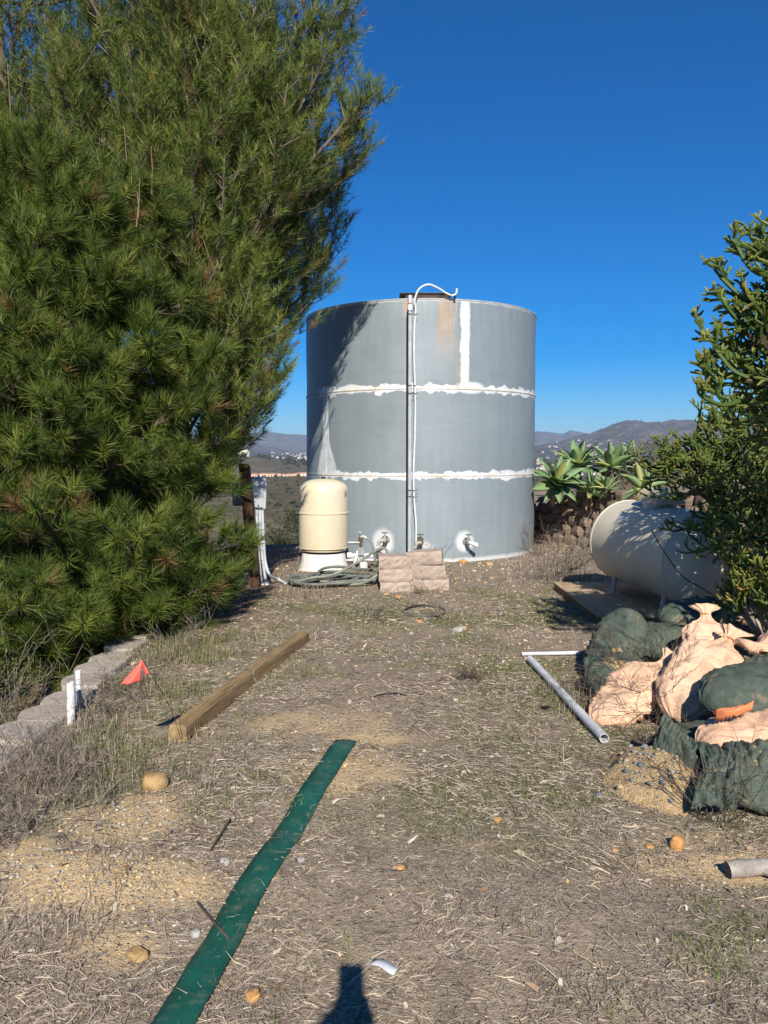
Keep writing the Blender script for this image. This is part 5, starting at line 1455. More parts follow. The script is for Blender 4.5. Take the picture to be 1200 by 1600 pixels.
for i in range(15):
    y = 2.7 + i * .315
    for lev in range(3):
        o = mobj('block', em[rg.randrange(4)], ew)
        o.location = (rg.uniform(-.012, .012) + .04 * (5.9 - y) - .015 * math.sin(i * .7) + (.0 if lev == 0 else -.03 * lev), y - 4.4 + (.155 if lev % 2 else 0), .045 + .012 * math.sin(i * 1.9) - lev * .174 - .02 * (i < 2))
        o.rotation_euler = (rg.uniform(-.02, .02), rg.uniform(-.03, .03), rg.uniform(-.05, .05))
s1 = on(111, 1130); s2 = on(123, 1112)
hollow_pipe('pvc_stub', s1 - Vector((0, 0, .05)), s1 + Vector((.006, .0, .235)), .0225, M_WPVC, 'thicker of two white plastic pipe stubs standing beside the edging blocks', 'pipe')
hollow_pipe('pvc_stub', s2 - Vector((0, 0, .05)), s2 + Vector((.004, .0, .245)), .0165, M_WPVC, 'thinner of two white plastic pipe stubs standing beside the edging blocks', 'pipe')
# wire marker flag
ff = on(285, 1163); ft = at(228, 1034, 3.60)
flag = thing('marker_flag', 'small red orange marker flag on a leaning wire near the wooden beam', 'flag', ff)
wirep = smooth_path([Vector((0, 0, 0)), (ft - ff) * .45 + Vector((.015, .0, .01)), ft - ff + Vector((-.008, 0, .0))], 6)
mb = MB(); mb.tube([Vector((0, 0, -.03))] + wirep, .0014, 5); mb.build('wire', M_BLACK, flag)
A_ = at(228, 1032, 3.60) - ff; 
cl = [at(221, 1033, 3.60), at(230, 1036, 3.60), at(233, 1057, 3.62), at(227, 1054, 3.6), at(217, 1060, 3.58), at(212, 1068, 3.57), at(200, 1068, 3.56), at(188, 1068, 3.57), at(196, 1058, 3.56), at(210, 1046, 3.57), at(216, 1038, 3.58)]
M_FLAG = simple('fluorescent_red_flag', (.85, .13, .09), .6, 0, .05, 6)
def sheet(name, poly, parent, mat, th=.0012):
    bm = bmesh.new(); vsb = [bm.verts.new(p) for p in poly]; bm.faces.new(vsb)
    bmesh.ops.triangulate(bm, faces=bm.faces[:]); me = bpy.data.meshes.new(name); bm.to_mesh(me); bm.free(); me.materials.append(mat)
    o = mobj(name, me, parent); s_ = o.modifiers.new('thickness', 'SOLIDIFY'); s_.thickness = th; return o
fl = [at(218, 1036, 3.60), at(217, 1052, 3.575), at(217, 1066, 3.565), at(203, 1068, 3.585), at(188, 1069, 3.57), at(198, 1058, 3.545), at(209, 1047, 3.56)]
mb = MB()
g0 = [[at(219 - 3 * v, 1034 + 4 * v, 3.60), at(219 + 1 * v, 1034 + 30 * v, 3.60)] for v in (0, 1)]
# flag cloth: a small triangle of grid with a soft fold
vs = []; fs = []; n = 10
for j in range(n + 1):
    v = j / n; a = at(219, 1035, 3.60).lerp(at(188, 1069, 3.57), v); b = at(222, 1036, 3.60).lerp(at(218, 1066, 3.585), v)
    for i in range(n + 1):
        q = a.lerp(b, i / n); q.y += .012 * math.sin(i / n * 6 + v * 2) * v; vs.append(q - ff)
for j in range(n):
    for i in range(n): k = j * (n + 1) + i; fs.append((k, k + 1, k + n + 2, k + n + 1))
mb.add(vs, fs); o = mb.build('cloth', M_FLAG, flag, True); o.modifiers.new('thickness', 'SOLIDIFY').thickness = .0012
mb = MB(); vs = []; fs = []
for j in range(7):
    v = j / 6; a = at(216, 1033, 3.6).lerp(at(230, 1056, 3.62), v); b = at(222, 1032, 3.6).lerp(at(234, 1053, 3.62), v); vs += [a - ff + Vector((0, .004 * math.sin(v * 5), 0)), b - ff]
mb.add(vs, [(2 * i, 2 * i + 1, 2 * i + 3, 2 * i + 2) for i in range(6)]); o = mb.build('loose_strip', M_FLAG, flag, True); o.modifiers.new('thickness', 'SOLIDIFY').thickness = .0012
# weathered beam
M_BEAM = wood_material('weathered_beam', (.12, .078, .038), (.25, .17, .085), (.36, .26, .14), 'y')
b0 = on(283, 1160); b1 = on(470, 1003); bd = (b1 - b0); bl = bd.length
beam = thing('wooden_beam', 'weathered square timber lying on the ground left of the path', 'beam', (b0 + b1) / 2, math.atan2(bd.y, bd.x) - math.pi / 2)
bm = bmesh.new(); bmesh.ops.create_cube(bm, size=1); bmesh.ops.scale(bm, vec=(.095, bl, .09), verts=bm.verts)
bmesh.ops.subdivide_edges(bm, edges=[e for e in bm.edges if abs((e.verts[0].co - e.verts[1].co).y) > .1], cuts=26)
bmesh.ops.bevel(bm, geom=[e for e in bm.edges if e.is_boundary is False and abs((e.verts[0].co - e.verts[1].co).y) > .01 and e.calc_face_angle(0) > 1], offset=.008, segments=2, affect='EDGES')
for v in bm.verts:
    v.co.x += .006 * mnoise.noise(Vector((v.co.x * 20, v.co.y * 3, v.co.z * 20))) + .02 * math.sin(v.co.y * 1.3)
    v.co.z += .005 * mnoise.noise(Vector((v.co.x * 20, v.co.y * 3 + 9, v.co.z * 20))) + .045
    if abs(v.co.y) > bl / 2 - .02: v.co.y += .02 * mnoise.noise(Vector((v.co.x * 40, 3, v.co.z * 40)))
me = bpy.data.meshes.new('timber'); bm.to_mesh(me); bm.free(); me.materials.append(M_BEAM); mobj('timber', me, beam)
mb = MB(); mb.tube([Vector((.046, -.1, .05)), Vector((.03, -.09, .099)), Vector((-.03, -.05, .102)), Vector((-.05, -.03, .08))], .003, 5); mb.tube([Vector((.046, -.1, .05)), Vector((.09, -.15, .01))], .003, 5)
mb.build('wire', simple('grey_wire', (.3, .29, .27), .6, .5), beam)
# green strip
def strip_material():
    m = Mat('green_plastic_strip'); p = m.geo('Position')
    n = m.noise(p, 6, 4, .6); f = m.noise(p, 90, 3, .65)
    col = m.ramp(n, [(.3, (.006, .060, .042)), (.6, (.010, .092, .064)), (.8, (.02, .12, .085))])
    dust = m.noise(p, 16, 6, .72).step(.5, .78) * .5
    col = m.mix(dust, col, (.20, .19, .14)); col = m.mix(f.gt(.69) * .6, col, (.4, .34, .25))
    return m.out(col, .48, 0, m.bump(n + f * .15, .3, .01), .4)
cl_ = [(541, 1160, 0), (482, 1250, 0), (424, 1342, 0), (390, 1392, 0), (338, 1482, 0), (268, 1600, 0), (150, 1800, 0)]
cps = smooth_path([gp(px, py, .012) for px, py, _ in cl_], 12)
gs_ = thing('green_strip', 'dark green plastic edging strip lying flat across the dry grass', 'edging strip', cps[0])
vs = []; fs = []
for i, q in enumerate(cps):
    t = (cps[min(i + 1, len(cps) - 1)] - cps[max(i - 1, 0)]); t.z = 0; t.normalize(); nrm2 = Vector((t.y, -t.x, 0))
    w = .056; f = i / (len(cps) - 1)
    dz = .014 + .003 * math.sin(f * 19)
    if i == 0: q = q + t * -.0
    for k, s_ in enumerate((-1, -.33, .33, 1)):
        a = q + nrm2 * w * s_
        vs.append(Vector((a.x, a.y, gz(q.x, q.y) + dz + .004 * (1 - s_ * s_) + .003 * mnoise.noise(a * 9))) - cps[0])
for i in range(len(cps) - 1):
    for k in range(3): a = i * 4 + k; fs.append((a, a + 1, a + 5, a + 4))
o = mobj('strip', new_mesh('strip', vs, fs, strip_material(), True), gs_); o.modifiers.new('thickness', 'SOLIDIFY').thickness = .006
# post with electrical boxes
PO = on(400, 917)
post = thing('wooden_post', 'dark leaning wooden post beside the low pine, yellow tape at its top', 'post', PO)
top = at(382, 728, PO.y - .02) - PO
M_POST = wood_material('dark_post_wood', (.020, .011, .007), (.060, .032, .018), (.13, .075, .042), 'z')
def slanted(mb, a, b, w, d):
    vs = []
    for p in (a, b): vs += [p + Vector((x * w / 2, y * d / 2, 0)) for x, y in ((-1, -1), (1, -1), (1, 1), (-1, 1))]
    mb.add(vs, [(3, 2, 1, 0), (4, 5, 6, 7)] + [(k, (k + 1) % 4, (k + 1) % 4 + 4, k + 4) for k in range(4)])
mb = MB(); slanted(mb, Vector((0, 0, -.1)), top, .115, .10); mb.build('timber', M_POST, post)
mb = MB(); slanted(mb, top * .985, top * 1.02, .088, .104); mb.build('tape', simple('ochre_tape', (.28, .17, .03), .6, 0, .3, 20), post)
mb = MB(); mb.add([top * k + Vector((x, -.054, z)) for k, x, z in ((.90, -.03, 0), (.90, .03, 0), (.87, 0, -.06))], [(0, 2, 1)]); mb.build('paint_mark', simple('ochre_paint', (.33, .2, .04), .6), post)
# boxes stand behind the post
def placed(px, py, Y): return at(px, py, Y)
M_BOX = simple('pale_grey_box', (.46, .48, .50), .5, .1, .08, 5)
YB = PO.y + .25
c = at(401, 770, YB); eb = thing('electrical_box', 'pale grey meter box behind the post facing the steel tank', 'electrical box', c)
mb = MB(); mb.box((0, 0, 0), (.21, .14, .37), Euler((0, .05, .25)), .008); mb.build('case', M_BOX, eb, True)
mb = MB(); mb.box((.005, -.088, 0), (.17, .012, .33), Euler((0, .05, .25)), .004); mb.build('door', M_BOX, eb, True)
mb = MB(); mb.box((.035, -.10, -.14), (.014, .008, .014), Euler((0, .05, .25))); mb.build('latch', M_BLACK, eb)
c = at(374, 768, YB - .02); eb = thing('electrical_box', 'pale grey box on the pine side of the post, partly behind needles', 'electrical box', c)
mb = MB(); mb.box((0, 0, 0), (.12, .14, .33), Euler((0, 0, -.3)), .008); mb.build('case', M_BOX, eb, True)
mb = MB(); mb.box((-.02, -.085, 0), (.09, .012, .29), Euler((0, 0, -.3)), .004); mb.build('door', M_BOX, eb, True)
c = at(383, 849, YB - .02); mb = MB(); mb.box((0, 0, 0), (.085, .07, .10), Euler((0, 0, -.2)), .006); tag(mb.build('outlet_box', simple('dark_grey_box', (.08, .09, .10), .6), None, True, c), 'small dark outlet box low behind the post', 'electrical box')
M_COND = simple('grey_conduit_plastic', (.50, .52, .54), .5, 0, .1, 6)
base2 = at(412, 917, PO.y + .12)
for i, (tx, pts_, lb) in enumerate(((399, [(401, 797), (403, 850), (408, 905), (410, 918)], 'grey conduit nearest the post running down from the meter box'),
                                   (404, [(406, 797), (408, 850), (414, 900), (417, 918)], 'middle grey conduit running down from the meter box to a white fitting'),
                                   (408, [(410, 797), (412, 845), (415, 880), (421, 900), (430, 909), (440, 913)], 'outer grey conduit that bends away along the ground from the meter box'))):
    P = [at(a, b, PO.y + .14 + .02 * i) for a, b in pts_]
    if i == 2: P[-1] = on(446, 914, .02); P[-2] = on(434, 910, .04); P[-3] = at(422, 899, PO.y + .1)
    t = thing('conduit', lb, 'conduit', (P[-1].x, P[-1].y, 0), 0, 'conduits below the meter box')
    mb = MB(); mb.tube([q - t.location for q in smooth_path(P, 6)], .0165, 8); mb.build('tube', M_COND, t, True)
    if i < 2:
        mb = MB(); mb.tube([P[-1] - t.location + Vector((0, 0, -.02)), P[-1] - t.location + Vector((0, 0, .05))], .027, 10); mb.build('fitting', M_WPVC, t, True)
# shrubs and weeds under the pine, left
c = Vector((-2.75, 4.9, gz(-2.75, 4.9)))
M_UND = leaf_material('olive_weed_leaves', (.055, .065, .022), (.105, .12, .04), (.19, .18, .075))
t = thing('weedy_shrub', 'olive green weedy shrub below the edging blocks at the left edge', 'shrub', c)
leaf_cloud('foliage', [(.0, 0, .42, .48, .5, .34), (.1, -.5, .35, .42, .5, .3), (-.4, .2, .5, .5, .5, .4)], 9000, .035, M_UND, 21, t, .7, 4)
twig_tangle('stems', (.1, -.1, .0), 46, .85, .45, M_TWIG, 31, t, .003, 1.0)
for (px, py, n, L, sp_, lb, sd) in ((5, 1215, 40, .30, .22, 'thick dry weed over the edging blocks at the left edge', 1), (62, 1185, 16, .24, .12, 'dry weed arching over the second edging block', 2), (150, 1120, 18, .26, .10, 'dry weed around the white pipe stubs', 3), (195, 1075, 18, .26, .12, 'thin green grey weed beside the marker flag', 4), (275, 1010, 16, .30, .16, 'weed stalks at the far end of the edging blocks', 5), (45, 1280, 70, .26, .34, 'matted grey weed in the lower left corner of the path', 6), (205, 1090, 20, .14, .2, 'low weed between flag and edging', 7), (110, 1200, 26, .18, .22, 'grey weed on the bank before the edging blocks', 8)):
    p = on(px, py); o = twig_tangle('dead_weed', p - Vector((0, 0, .005)), n, L, sp_, M_TWIG if sd != 7 else M_DTWIG, 80 + sd, None, .0024); tag(o, lb, 'dead weed')
# ================================================================== STRAW, GRASS, GRAVEL
g = np.random.default_rng(77)
def in_view(x, y): return np.abs(x) < (.56 * y + .45)
def keep_out(x, y):                # nothing grows inside the tank
    ok = np.hypot(x - TANK.x, y - TANK.y) > TANK_R + .01
    ok &= np.hypot(x - PT.x, y - PT.y) > .34
    ok &= ~((np.abs(x - 2.62) < .72) & (np.abs(y - 7.62) < .92))
    return ok
def tint_material(name, trans=0.0, rough=.85):
    m = Mat(name); return m.out(m.attr('tint'), rough, 0, None, .2, trans=trans)
M_STRAW = tint_material('dead_grass', .1)
M_GRASS = tint_material('green_grass', .25, .6)
def scatter(n, y0, y1):
    y = y0 + (y1 - y0) * g.random(n); x = (g.random(n) * 2 - 1) * (.56 * y1 + .45)
    m = in_view(x, y) & keep_out(x, y) & (x > -2.02)
    return x[m], y[m]
def strands(x, y, ln, w, hmax, pal, wts, lift=.3, align=.0):
    n = len(x); z = near_z(x, y)
    fld = fbm(x * 1.6, y * 1.6, 2, 55) * 12.0
    a = np.where(g.random(n) < align, fld + g.normal(size=n) * .5, g.random(n) * 6.2832)
    L = ln * (.3 + 1.9 * g.random(n) ** 2.4); bend = g.normal(size=n) * .9
    h0 = g.random(n) * hmax * .5; el = g.random(n) ** 2.2 * lift
    pts = []; px, py, pz = x.copy(), y.copy(), z + h0 + .002
    pts.append((px, py, pz))
    for k in range(2):
        aa = a + bend * (k / 2); st = L / 2
        px = px + np.cos(aa) * st; py = py + np.sin(aa) * st
        pz = near_z(px, py) + .002 + h0 + np.sin(el) * L * (k + 1) / 2 * (1.15 - .5 * k * (g.random(n) < .6))
        pts.append((px, py, pz))
    wd = w * (.6 + .8 * g.random(n))
    sx, sy = -np.sin(a) * wd / 2, np.cos(a) * wd / 2; sz = g.normal(size=n) * wd * .35
    V_ = []
    for k, (qx, qy, qz) in enumerate(pts):
        f = 1 if k < 2 else .25
        V_.append(np.stack([qx - sx * f, qy - sy * f, qz - sz * f], -1)); V_.append(np.stack([qx + sx * f, qy + sy * f, qz + sz * f], -1))
    V_ = np.stack(V_, 1).reshape(-1, 3)
    b = (np.arange(n) * 6)[:, None]
    F = np.concatenate([b + np.array([[2 * k, 2 * k + 1, 2 * k + 3, 2 * k + 2]]) for k in range(2)], 0)
    c = np.array(pal)[g.choice(len(pal), n, p=np.array(wts) / sum(wts))] * (.75 + .5 * g.random((n, 1)))
    return V_, F, np.repeat(c, 6, 0)
PAL = [(.50, .41, .30), (.43, .36, .28), (.35, .30, .245), (.23, .185, .14), (.10, .075, .055), (.56, .47, .34)]
VS, FS, CS = [], [], []; off = 0
for (n, y0, y1, ln, w, hm) in ((112000, 1.5, 3.2, .036, .0016, .012), (108000, 3.2, 5.2, .040, .0021, .012), (56000, 5.2, 8.2, .045, .0034, .009), (16000, 8.2, 13.5, .06, .0050, .008)):
    x, y = scatter(n, y0, y1)
    dens = (.22 + 1.1 * sstep(.34, .58, fbm(x * 1.7, y * 1.7, 3, 61))) * (1 - .93 * soft_mask(x, y))
    dens = dens * np.where(y > 5, .75, 1.0)
    k = g.random(len(x)) < dens
    x, y = x[k], y[k]
    V_, F, cc = strands(x, y, ln, w, hm, PAL, (5, 5, 5, 3.5, 2.4, 1.0), .32, .35)
    VS.append(V_); FS.append(F + off); CS.append(cc); off += len(V_)
o = mobj('dead_grass', new_mesh('dead_grass', np.concatenate(VS), np.concatenate(FS), M_STRAW, False, np.concatenate(CS)))
tag(o, 'matted pale dead grass and straw covering the ground', 'dead grass', None, 'stuff')
# standing dry grass and green sprouts
def blades(x, y, h, w, pal, lean=.5):
    n = len(x); z = near_z(x, y); a = g.random(n) * 6.2832; H = h * (.4 + .9 * g.random(n)); ln = np.abs(g.normal(size=n)) * lean
    sx, sy = -np.sin(a) * w / 2, np.cos(a) * w / 2
    mx, my, mz = x + np.cos(a) * H * ln * .35, y + np.sin(a) * H * ln * .35, z + H * .6
    tx, ty, tz = x + np.cos(a) * H * ln, y + np.sin(a) * H * ln, z + H * (1 - .3 * np.minimum(ln, 1))
    V_ = np.stack([np.stack([x - sx, y - sy, z - .004], -1), np.stack([x + sx, y + sy, z - .004], -1), np.stack([mx + sx * .8, my + sy * .8, mz], -1), np.stack([tx, ty, tz], -1), np.stack([mx - sx * .8, my - sy * .8, mz], -1)], 1).reshape(-1, 3)
    F = ((np.arange(n) * 5)[:, None, None] + np.array([[0, 1, 2], [0, 2, 4], [4, 2, 3]])[None]).reshape(-1, 3)
    c = np.array(pal)[g.integers(0, len(pal), n)] * (.7 + .6 * g.random((n, 1)))
    return V_, F, np.repeat(c, 5, 0)
VS, FS, CS = [], [], []; off = 0
GPAL = [(.13, .18, .04), (.19, .23, .06), (.25, .26, .09), (.085, .125, .03)]
for (n, y0, y1, h, w) in ((90000, 1.6, 4.4, .028, .0026), (90000, 4.4, 8.5, .034, .0040)):
    x, y = scatter(n, y0, y1)
    m = sstep(.42, .60, fbm(x * 1.3 + 3, y * 1.3, 3, 41)) * .75
    m = np.maximum(m, .75 * np.exp(-((x - .5) / .65) ** 2 - ((y - 3.3) / .42) ** 2)); m = np.maximum(m, .9 * np.exp(-((x + 1.55) / .32) ** 2 - ((y - 4.5) / 1.1) ** 2))
    m = np.maximum(m, .7 * np.exp(-((x + .78) / .14) ** 2 - ((y - 5.0) / .8) ** 2)); m = np.maximum(m, .8 * np.exp(-((x + 1.45) / .25) ** 2 - ((y - 3.4) / .35) ** 2))
    m = m * sstep(.34, .58, fbm(x * 9, y * 9, 2, 71)) * (1 - soft_mask(x, y))
    k = g.random(len(x)) < m
    V_, F, cc = blades(x[k], y[k], h, w, GPAL, .7); VS.append(V_); FS.append(F + off); CS.append(cc); off += len(V_)
# taller tufts along the left edging
x = -1.45 + g.normal(size=9000) * .32; y = 3.1 + 3.4 * g.random(9000); k = (x > -1.95) & (g.random(9000) < sstep(.38, .6, fbm(x * 4, y * 4, 2, 88)))
V_, F, cc = blades(x[k], y[k], .075, .003, GPAL + [(.33, .29, .17), (.38, .32, .22)], .6); VS.append(V_); FS.append(F + off); CS.append(cc); off += len(V_)
o = mobj('green_grass', new_mesh('green_grass', np.concatenate(VS), np.concatenate(FS), M_GRASS, False, np.concatenate(CS)))
tag(o, 'short green grass sprouting between the straw', 'grass', None, 'stuff')
VS, FS, CS = [], [], []; off = 0
for (n, x0, sx_, y0, y1, h) in ((2600, -1.62, .14, 2.6, 6.2, .11), (2200, -1.45, .25, 2.2, 3.6, .12), (1500, 1.35, .25, 3.6, 4.9, .12), (900, .2, 1.5, 8.4, 10.8, .14), (600, 2.2, .3, 8.9, 10.6, .16), (900, -.8, .5, 8.0, 9.6, .1)):
    x = x0 + g.normal(size=n) * sx_; y = y0 + (y1 - y0) * g.random(n); k = (x > -2.0) & keep_out(x, y) & (g.random(n) < sstep(.35, .6, fbm(x * 3.3, y * 3.3, 2, 93)))
    V_, F, cc = blades(x[k], y[k], h, .0026 if y0 < 6 else .0045, [(.40, .33, .235), (.31, .26, .2), (.2, .16, .12), (.12, .09, .065)], .9); VS.append(V_); FS.append(F + off); CS.append(cc); off += len(V_)
o = mobj('dry_tufts', new_mesh('dry_tufts', np.concatenate(VS), np.concatenate(FS), M_STRAW, False, np.concatenate(CS)))
tag(o, 'wispy standing dry grass along the edging and around the sandbags', 'dry grass', None, 'stuff')
# gravel
def ico():
    bm = bmesh.new(); bmesh.ops.create_icosphere(bm, subdivisions=1, radius=1); v = np.array([tuple(q.co) for q in bm.verts]); f = np.array([[w.index for w in q.verts] for q in bm.faces]); bm.free(); return v, f
IV, IF = ico()
OV = np.array([(1, 0, 0), (-1, 0, 0), (0, 1, 0), (0, -1, 0), (0, 0, 1), (0, 0, -1)], float) * 1.15; OF = np.array([(0, 2, 4), (2, 1, 4), (1, 3, 4), (3, 0, 4), (2, 0, 5), (1, 2, 5), (3, 1, 5), (0, 3, 5)])
def stones(x, y, z, s, pal, flat=.6, fine=False):
    IV, IF = (globals()['IV'], globals()['IF']) if fine else (OV, OF)
    n = len(x); v = IV[None] * (1 + .28 * g.normal(size=(n, len(IV), 1)).clip(-1.5, 1.5))
    sc_ = s[:, None, None] * np.stack([.8 + .5 * g.random(n), .7 + .4 * g.random(n), flat * (.7 + .5 * g.random(n))], -1)[:, None, :]
    v = v * sc_; a = g.random(n) * 6.28; c_, s_ = np.cos(a)[:, None], np.sin(a)[:, None]
    v = np.stack([v[..., 0] * c_ - v[..., 1] * s_, v[..., 0] * s_ + v[..., 1] * c_, v[..., 2]], -1)
    v = v + np.stack([x, y, z + s * .2], -1)[:, None, :]
    F = (np.arange(n) * len(IV))[:, None, None] + IF[None]
    c = np.array(pal)[g.integers(0, len(pal), n)] * (.7 + .6 * g.random((n, 1)))
    return v.reshape(-1, 3), F.reshape(-1, 3), np.repeat(c, len(IV), 0)
SPAL = [(.28, .26, .23), (.22, .21, .20), (.36, .33, .28), (.46, .35, .2), (.40, .28, .15), (.44, .40, .34), (.16, .15, .14), (.5, .38, .22)]
VS, FS, CS = [], [], []; off = 0
def put(x, y, s, pal=SPAL, z=None):
    global off
    V_, F, cc = stones(x, y, near_z(x, y) if z is None else z, s, pal, .6, z is not None); VS.append(V_); FS.append(F + off); CS.append(cc); off += len(V_)
x, y = scatter(5200, 1.6, 5.0); k = g.random(len(x)) < .35 + .65 * soft_mask(x, y); put(x[k], y[k], .0025 + .006 * g.random(k.sum()) ** 3)
x, y = scatter(9000, 5.0, 8.5); k = g.random(len(x)) < .25 + .5 * sstep(-.2, .8, x); put(x[k], y[k], .006 + .010 * g.random(k.sum()) ** 2)
x, y = scatter(6500, 8.5, 12.8); k = g.random(len(x)) < .8; put(x[k], y[k], .009 + .014 * g.random(k.sum()) ** 2)
for (cx, cy, rx, ry, n) in ((-1.0, 2.58, .5, .26, 2400), (-1.05, 3.05, .3, .3, 1400), (-.15, 3.55, .4, .4, 700), (1.35, 2.75, .5, .2, 600)):
    x = cx + g.normal(size=n) * rx * .7; y = cy + g.normal(size=n) * ry * .7; put(x, y, .002 + .008 * g.random(n) ** 4, SPAL[2:6] + SPAL[7:] + SPAL[:1])
o = mobj('gravel', new_mesh('gravel', np.concatenate(VS), np.concatenate(FS), tint_material('gravel_stone', 0, .9), False, np.concatenate(CS)))
tag(o, 'loose gravel and small stones strewn over the dry ground', 'gravel', None, 'stuff')
# gravel in the burst bag, a part of the spill
VS, FS, CS = [], [], []; off = 0
n = 230; x = sp.x + .0 + g.normal(size=n) * .13; y = sp.y + .10 + g.normal(size=n) * .15
dg = bpy.context.evaluated_depsgraph_get()
sv = np.array([tuple(v.co) for v in spill.data.vertices]) + np.array(tuple(spill.location))
z = np.array([sv[np.argmin((sv[:, 0] - a) ** 2 + (sv[:, 1] - b) ** 2), 2] for a, b in zip(x, y)])
inside = (np.abs(x - spill.location.x) < .27) & (np.abs(y - spill.location.y) < .35)
z = np.where(inside, z, near_z(x, y))
put(x, y, .004 + .013 * g.random(n) ** 2.2, [(.17, .185, .195), (.21, .22, .225), (.26, .265, .26), (.36, .27, .17), (.13, .14, .15), (.4, .3, .18)], z)
loc_ = np.array(tuple(spill.location))
o = mobj('pebbles', new_mesh('pebbles', np.concatenate(VS) - loc_, np.concatenate(FS), tint_material('blue_grey_gravel', 0, .9), False, np.concatenate(CS)), spill); o['kind'] = 'stuff'
# curled dead leaves and bark chips
x, y = scatter(2600, 1.6, 6); n = len(x)
V_, F, cc = strands(x, y, .022, .011, .012, [(.44, .36, .27), (.34, .24, .16), (.5, .45, .38), (.20, .12, .07), (.3, .29, .28)], (3, 2, 2, 1, 1), .6)
o = mobj('leaf_litter', new_mesh('leaf_litter', V_, F, M_STRAW, False, cc)); tag(o, 'small dead leaves and bark chips scattered in the straw', 'leaf litter', None, 'stuff')
# ================================================================== FAR THINGS
def house_mesh(w, d, h, roof, wallm, roofm, name='house'):
    mb = MB(); mb.box((0, 0, h / 2 - 1), (w, d, h + 2))
    nb = len(mb.f)
    e = .5
    mb.add([(-w / 2 - e, -d / 2 - e, h), (w / 2 + e, -d / 2 - e, h), (w / 2 + e, d / 2 + e, h), (-w / 2 - e, d / 2 + e, h), (-w * .25, 0, h + roof), (w * .25, 0, h + roof)], [(0, 1, 5, 4), (1, 2, 5), (2, 3, 4, 5), (3, 0, 4), (3, 2, 1, 0)])
    nr = len(mb.f)
    for k in range(3):                                       # windows on the side that looks at the viewer
        x = -w / 2 + w * (k + .7) / 3.4
        mb.add([(x, -d / 2 - .06, h * .35), (x + w * .14, -d / 2 - .06, h * .35), (x + w * .14, -d / 2 - .06, h * .72), (x, -d / 2 - .06, h * .72)], [(0, 1, 2, 3)])
    me = new_mesh(name, np.array(mb.v), mb.f, wallm); me.materials.append(roofm); me.materials.append(M_DWIN)
    for i, p in enumerate(me.polygons): p.material_index = 0 if i < nb else (1 if i < nr else 2)
    return me
M_DWIN = simple('dark_windows', (.05, .06, .07), .3)
cw = [simple('far_wall_%d' % i, c, .9, 0, .05, .1) for i, c in enumerate(((.78, .72, .62), (.62, .55, .46), (.82, .80, .76), (.66, .48, .36)))]
cr = [simple('far_roof_%d' % i, c, .9, 0, .1, .1) for i, c in enumerate(((.34, .20, .14), (.25, .23, .22), (.50, .46, .42), (.40, .24, .16)))]
hm = [house_mesh(11 + 3 * (i % 3), 9 + 2 * (i % 2), 4.5 + 2 * (i % 2), 2.6, cw[i % 4], cr[(i * 3 + 1) % 4]) for i in range(8)]
rg = random.Random(31)
def put_houses(n, box, group, label, sc, meshes, tries=6):
    for i in range(n):
        for _ in range(tries):
            px = rg.uniform(box[0], box[2]); py = rg.uniform(box[1], box[3]); q = far_at(px, py)
            if q is not None and (box[4] < q.y < box[5]): break
        else: continue
        o = mobj('house', meshes[rg.randrange(len(meshes))], None, q + Vector((0, 0, .3)), (0, 0, rg.uniform(-.6, .6))); k = sc * rg.uniform(.8, 1.3); o.scale = (k, k, k); tag(o, label, 'house', group)
put_houses(46, (425, 692, 486, 734, 2200, 5600), 'far houses between the pine and the tank', 'tiny far house among trees across the valley left of the steel tank', .8, hm)
put_houses(120, (832, 688, 1012, 768, 900, 5200), 'far houses right of the tank', 'tiny far house among trees across the valley right of the steel tank', .85, hm)
apm = [house_mesh(20, 12, 7.5, 2.5, simple('peach_wall_%d' % i, c, .9, 0, .05, .1), cr[(0, 3)[i % 2]]) for i, c in enumerate(((.80, .58, .42), (.78, .66, .52), (.82, .50, .36)))]
for i in range(22):
    yb_ = 735 + rg.uniform(-22, 10); xb_ = at(384 + i * 4.9 + rg.uniform(-2, 2), 744, yb_).x
    o = mobj('apartment_house', apm[i % 3], None, Vector((xb_, yb_, fz(xb_, yb_) - 1.0)), (0, 0, rg.uniform(-.4, .4))); k = rg.uniform(.30, .50); o.scale = (k, k, k)
    tag(o, 'far peach building in the row along the brown hillside', 'building', 'peach buildings along the brown hillside')
# pale water tank on the far mound
q = Vector((-318, 1745, fz(-318, 1745)))
mb = MB(); mb.lathe([(14, -3), (14, 13), (13, 14.5), (1, 16)], 28); tag(mb.build('distant_tank', simple('far_pale_tank', (.85, .80, .66), .8), None, True, q), 'pale round reservoir on top of the far brown mound', 'reservoir')
# far trees as one mass
g2 = np.random.default_rng(5); VS, FS, CS = [], [], []; off = 0
pts = []
for (n, x0, x1, y0, y1) in ((1500, -1200, 60, 1500, 5200), (2000, 500, 2100, 900, 5000), (700, -230, -30, 300, 1000), (700, 120, 420, 260, 1000), (160, -60, 10, 110, 290), (160, 30, 120, 110, 290)):
    x = x0 + (x1 - x0) * g2.random(n); y = y0 + (y1 - y0) * g2.random(n)
    k = np.abs(x) < .6 * y
    pts.append(np.stack([x[k], y[k]], -1))
pts = np.concatenate(pts); x, y = pts[:, 0], pts[:, 1]
s_ = np.where(y < 320, 1.0, np.where(y < 1050, .9, 5.0)) * (.6 + .9 * g2.random(len(x)))
v, F, cc = stones(x, y, far_z(x, y) + s_ * .3, s_, [(.030, .040, .018), (.045, .05, .026), (.022, .03, .016), (.065, .06, .035)], .9)
o = mobj('distant_trees', new_mesh('distant_trees', v, F, tint_material('far_foliage', 0, 1.0), True, cc)); tag(o, 'dark trees and scrub scattered over the far valley and hills', 'trees', None, 'stuff')
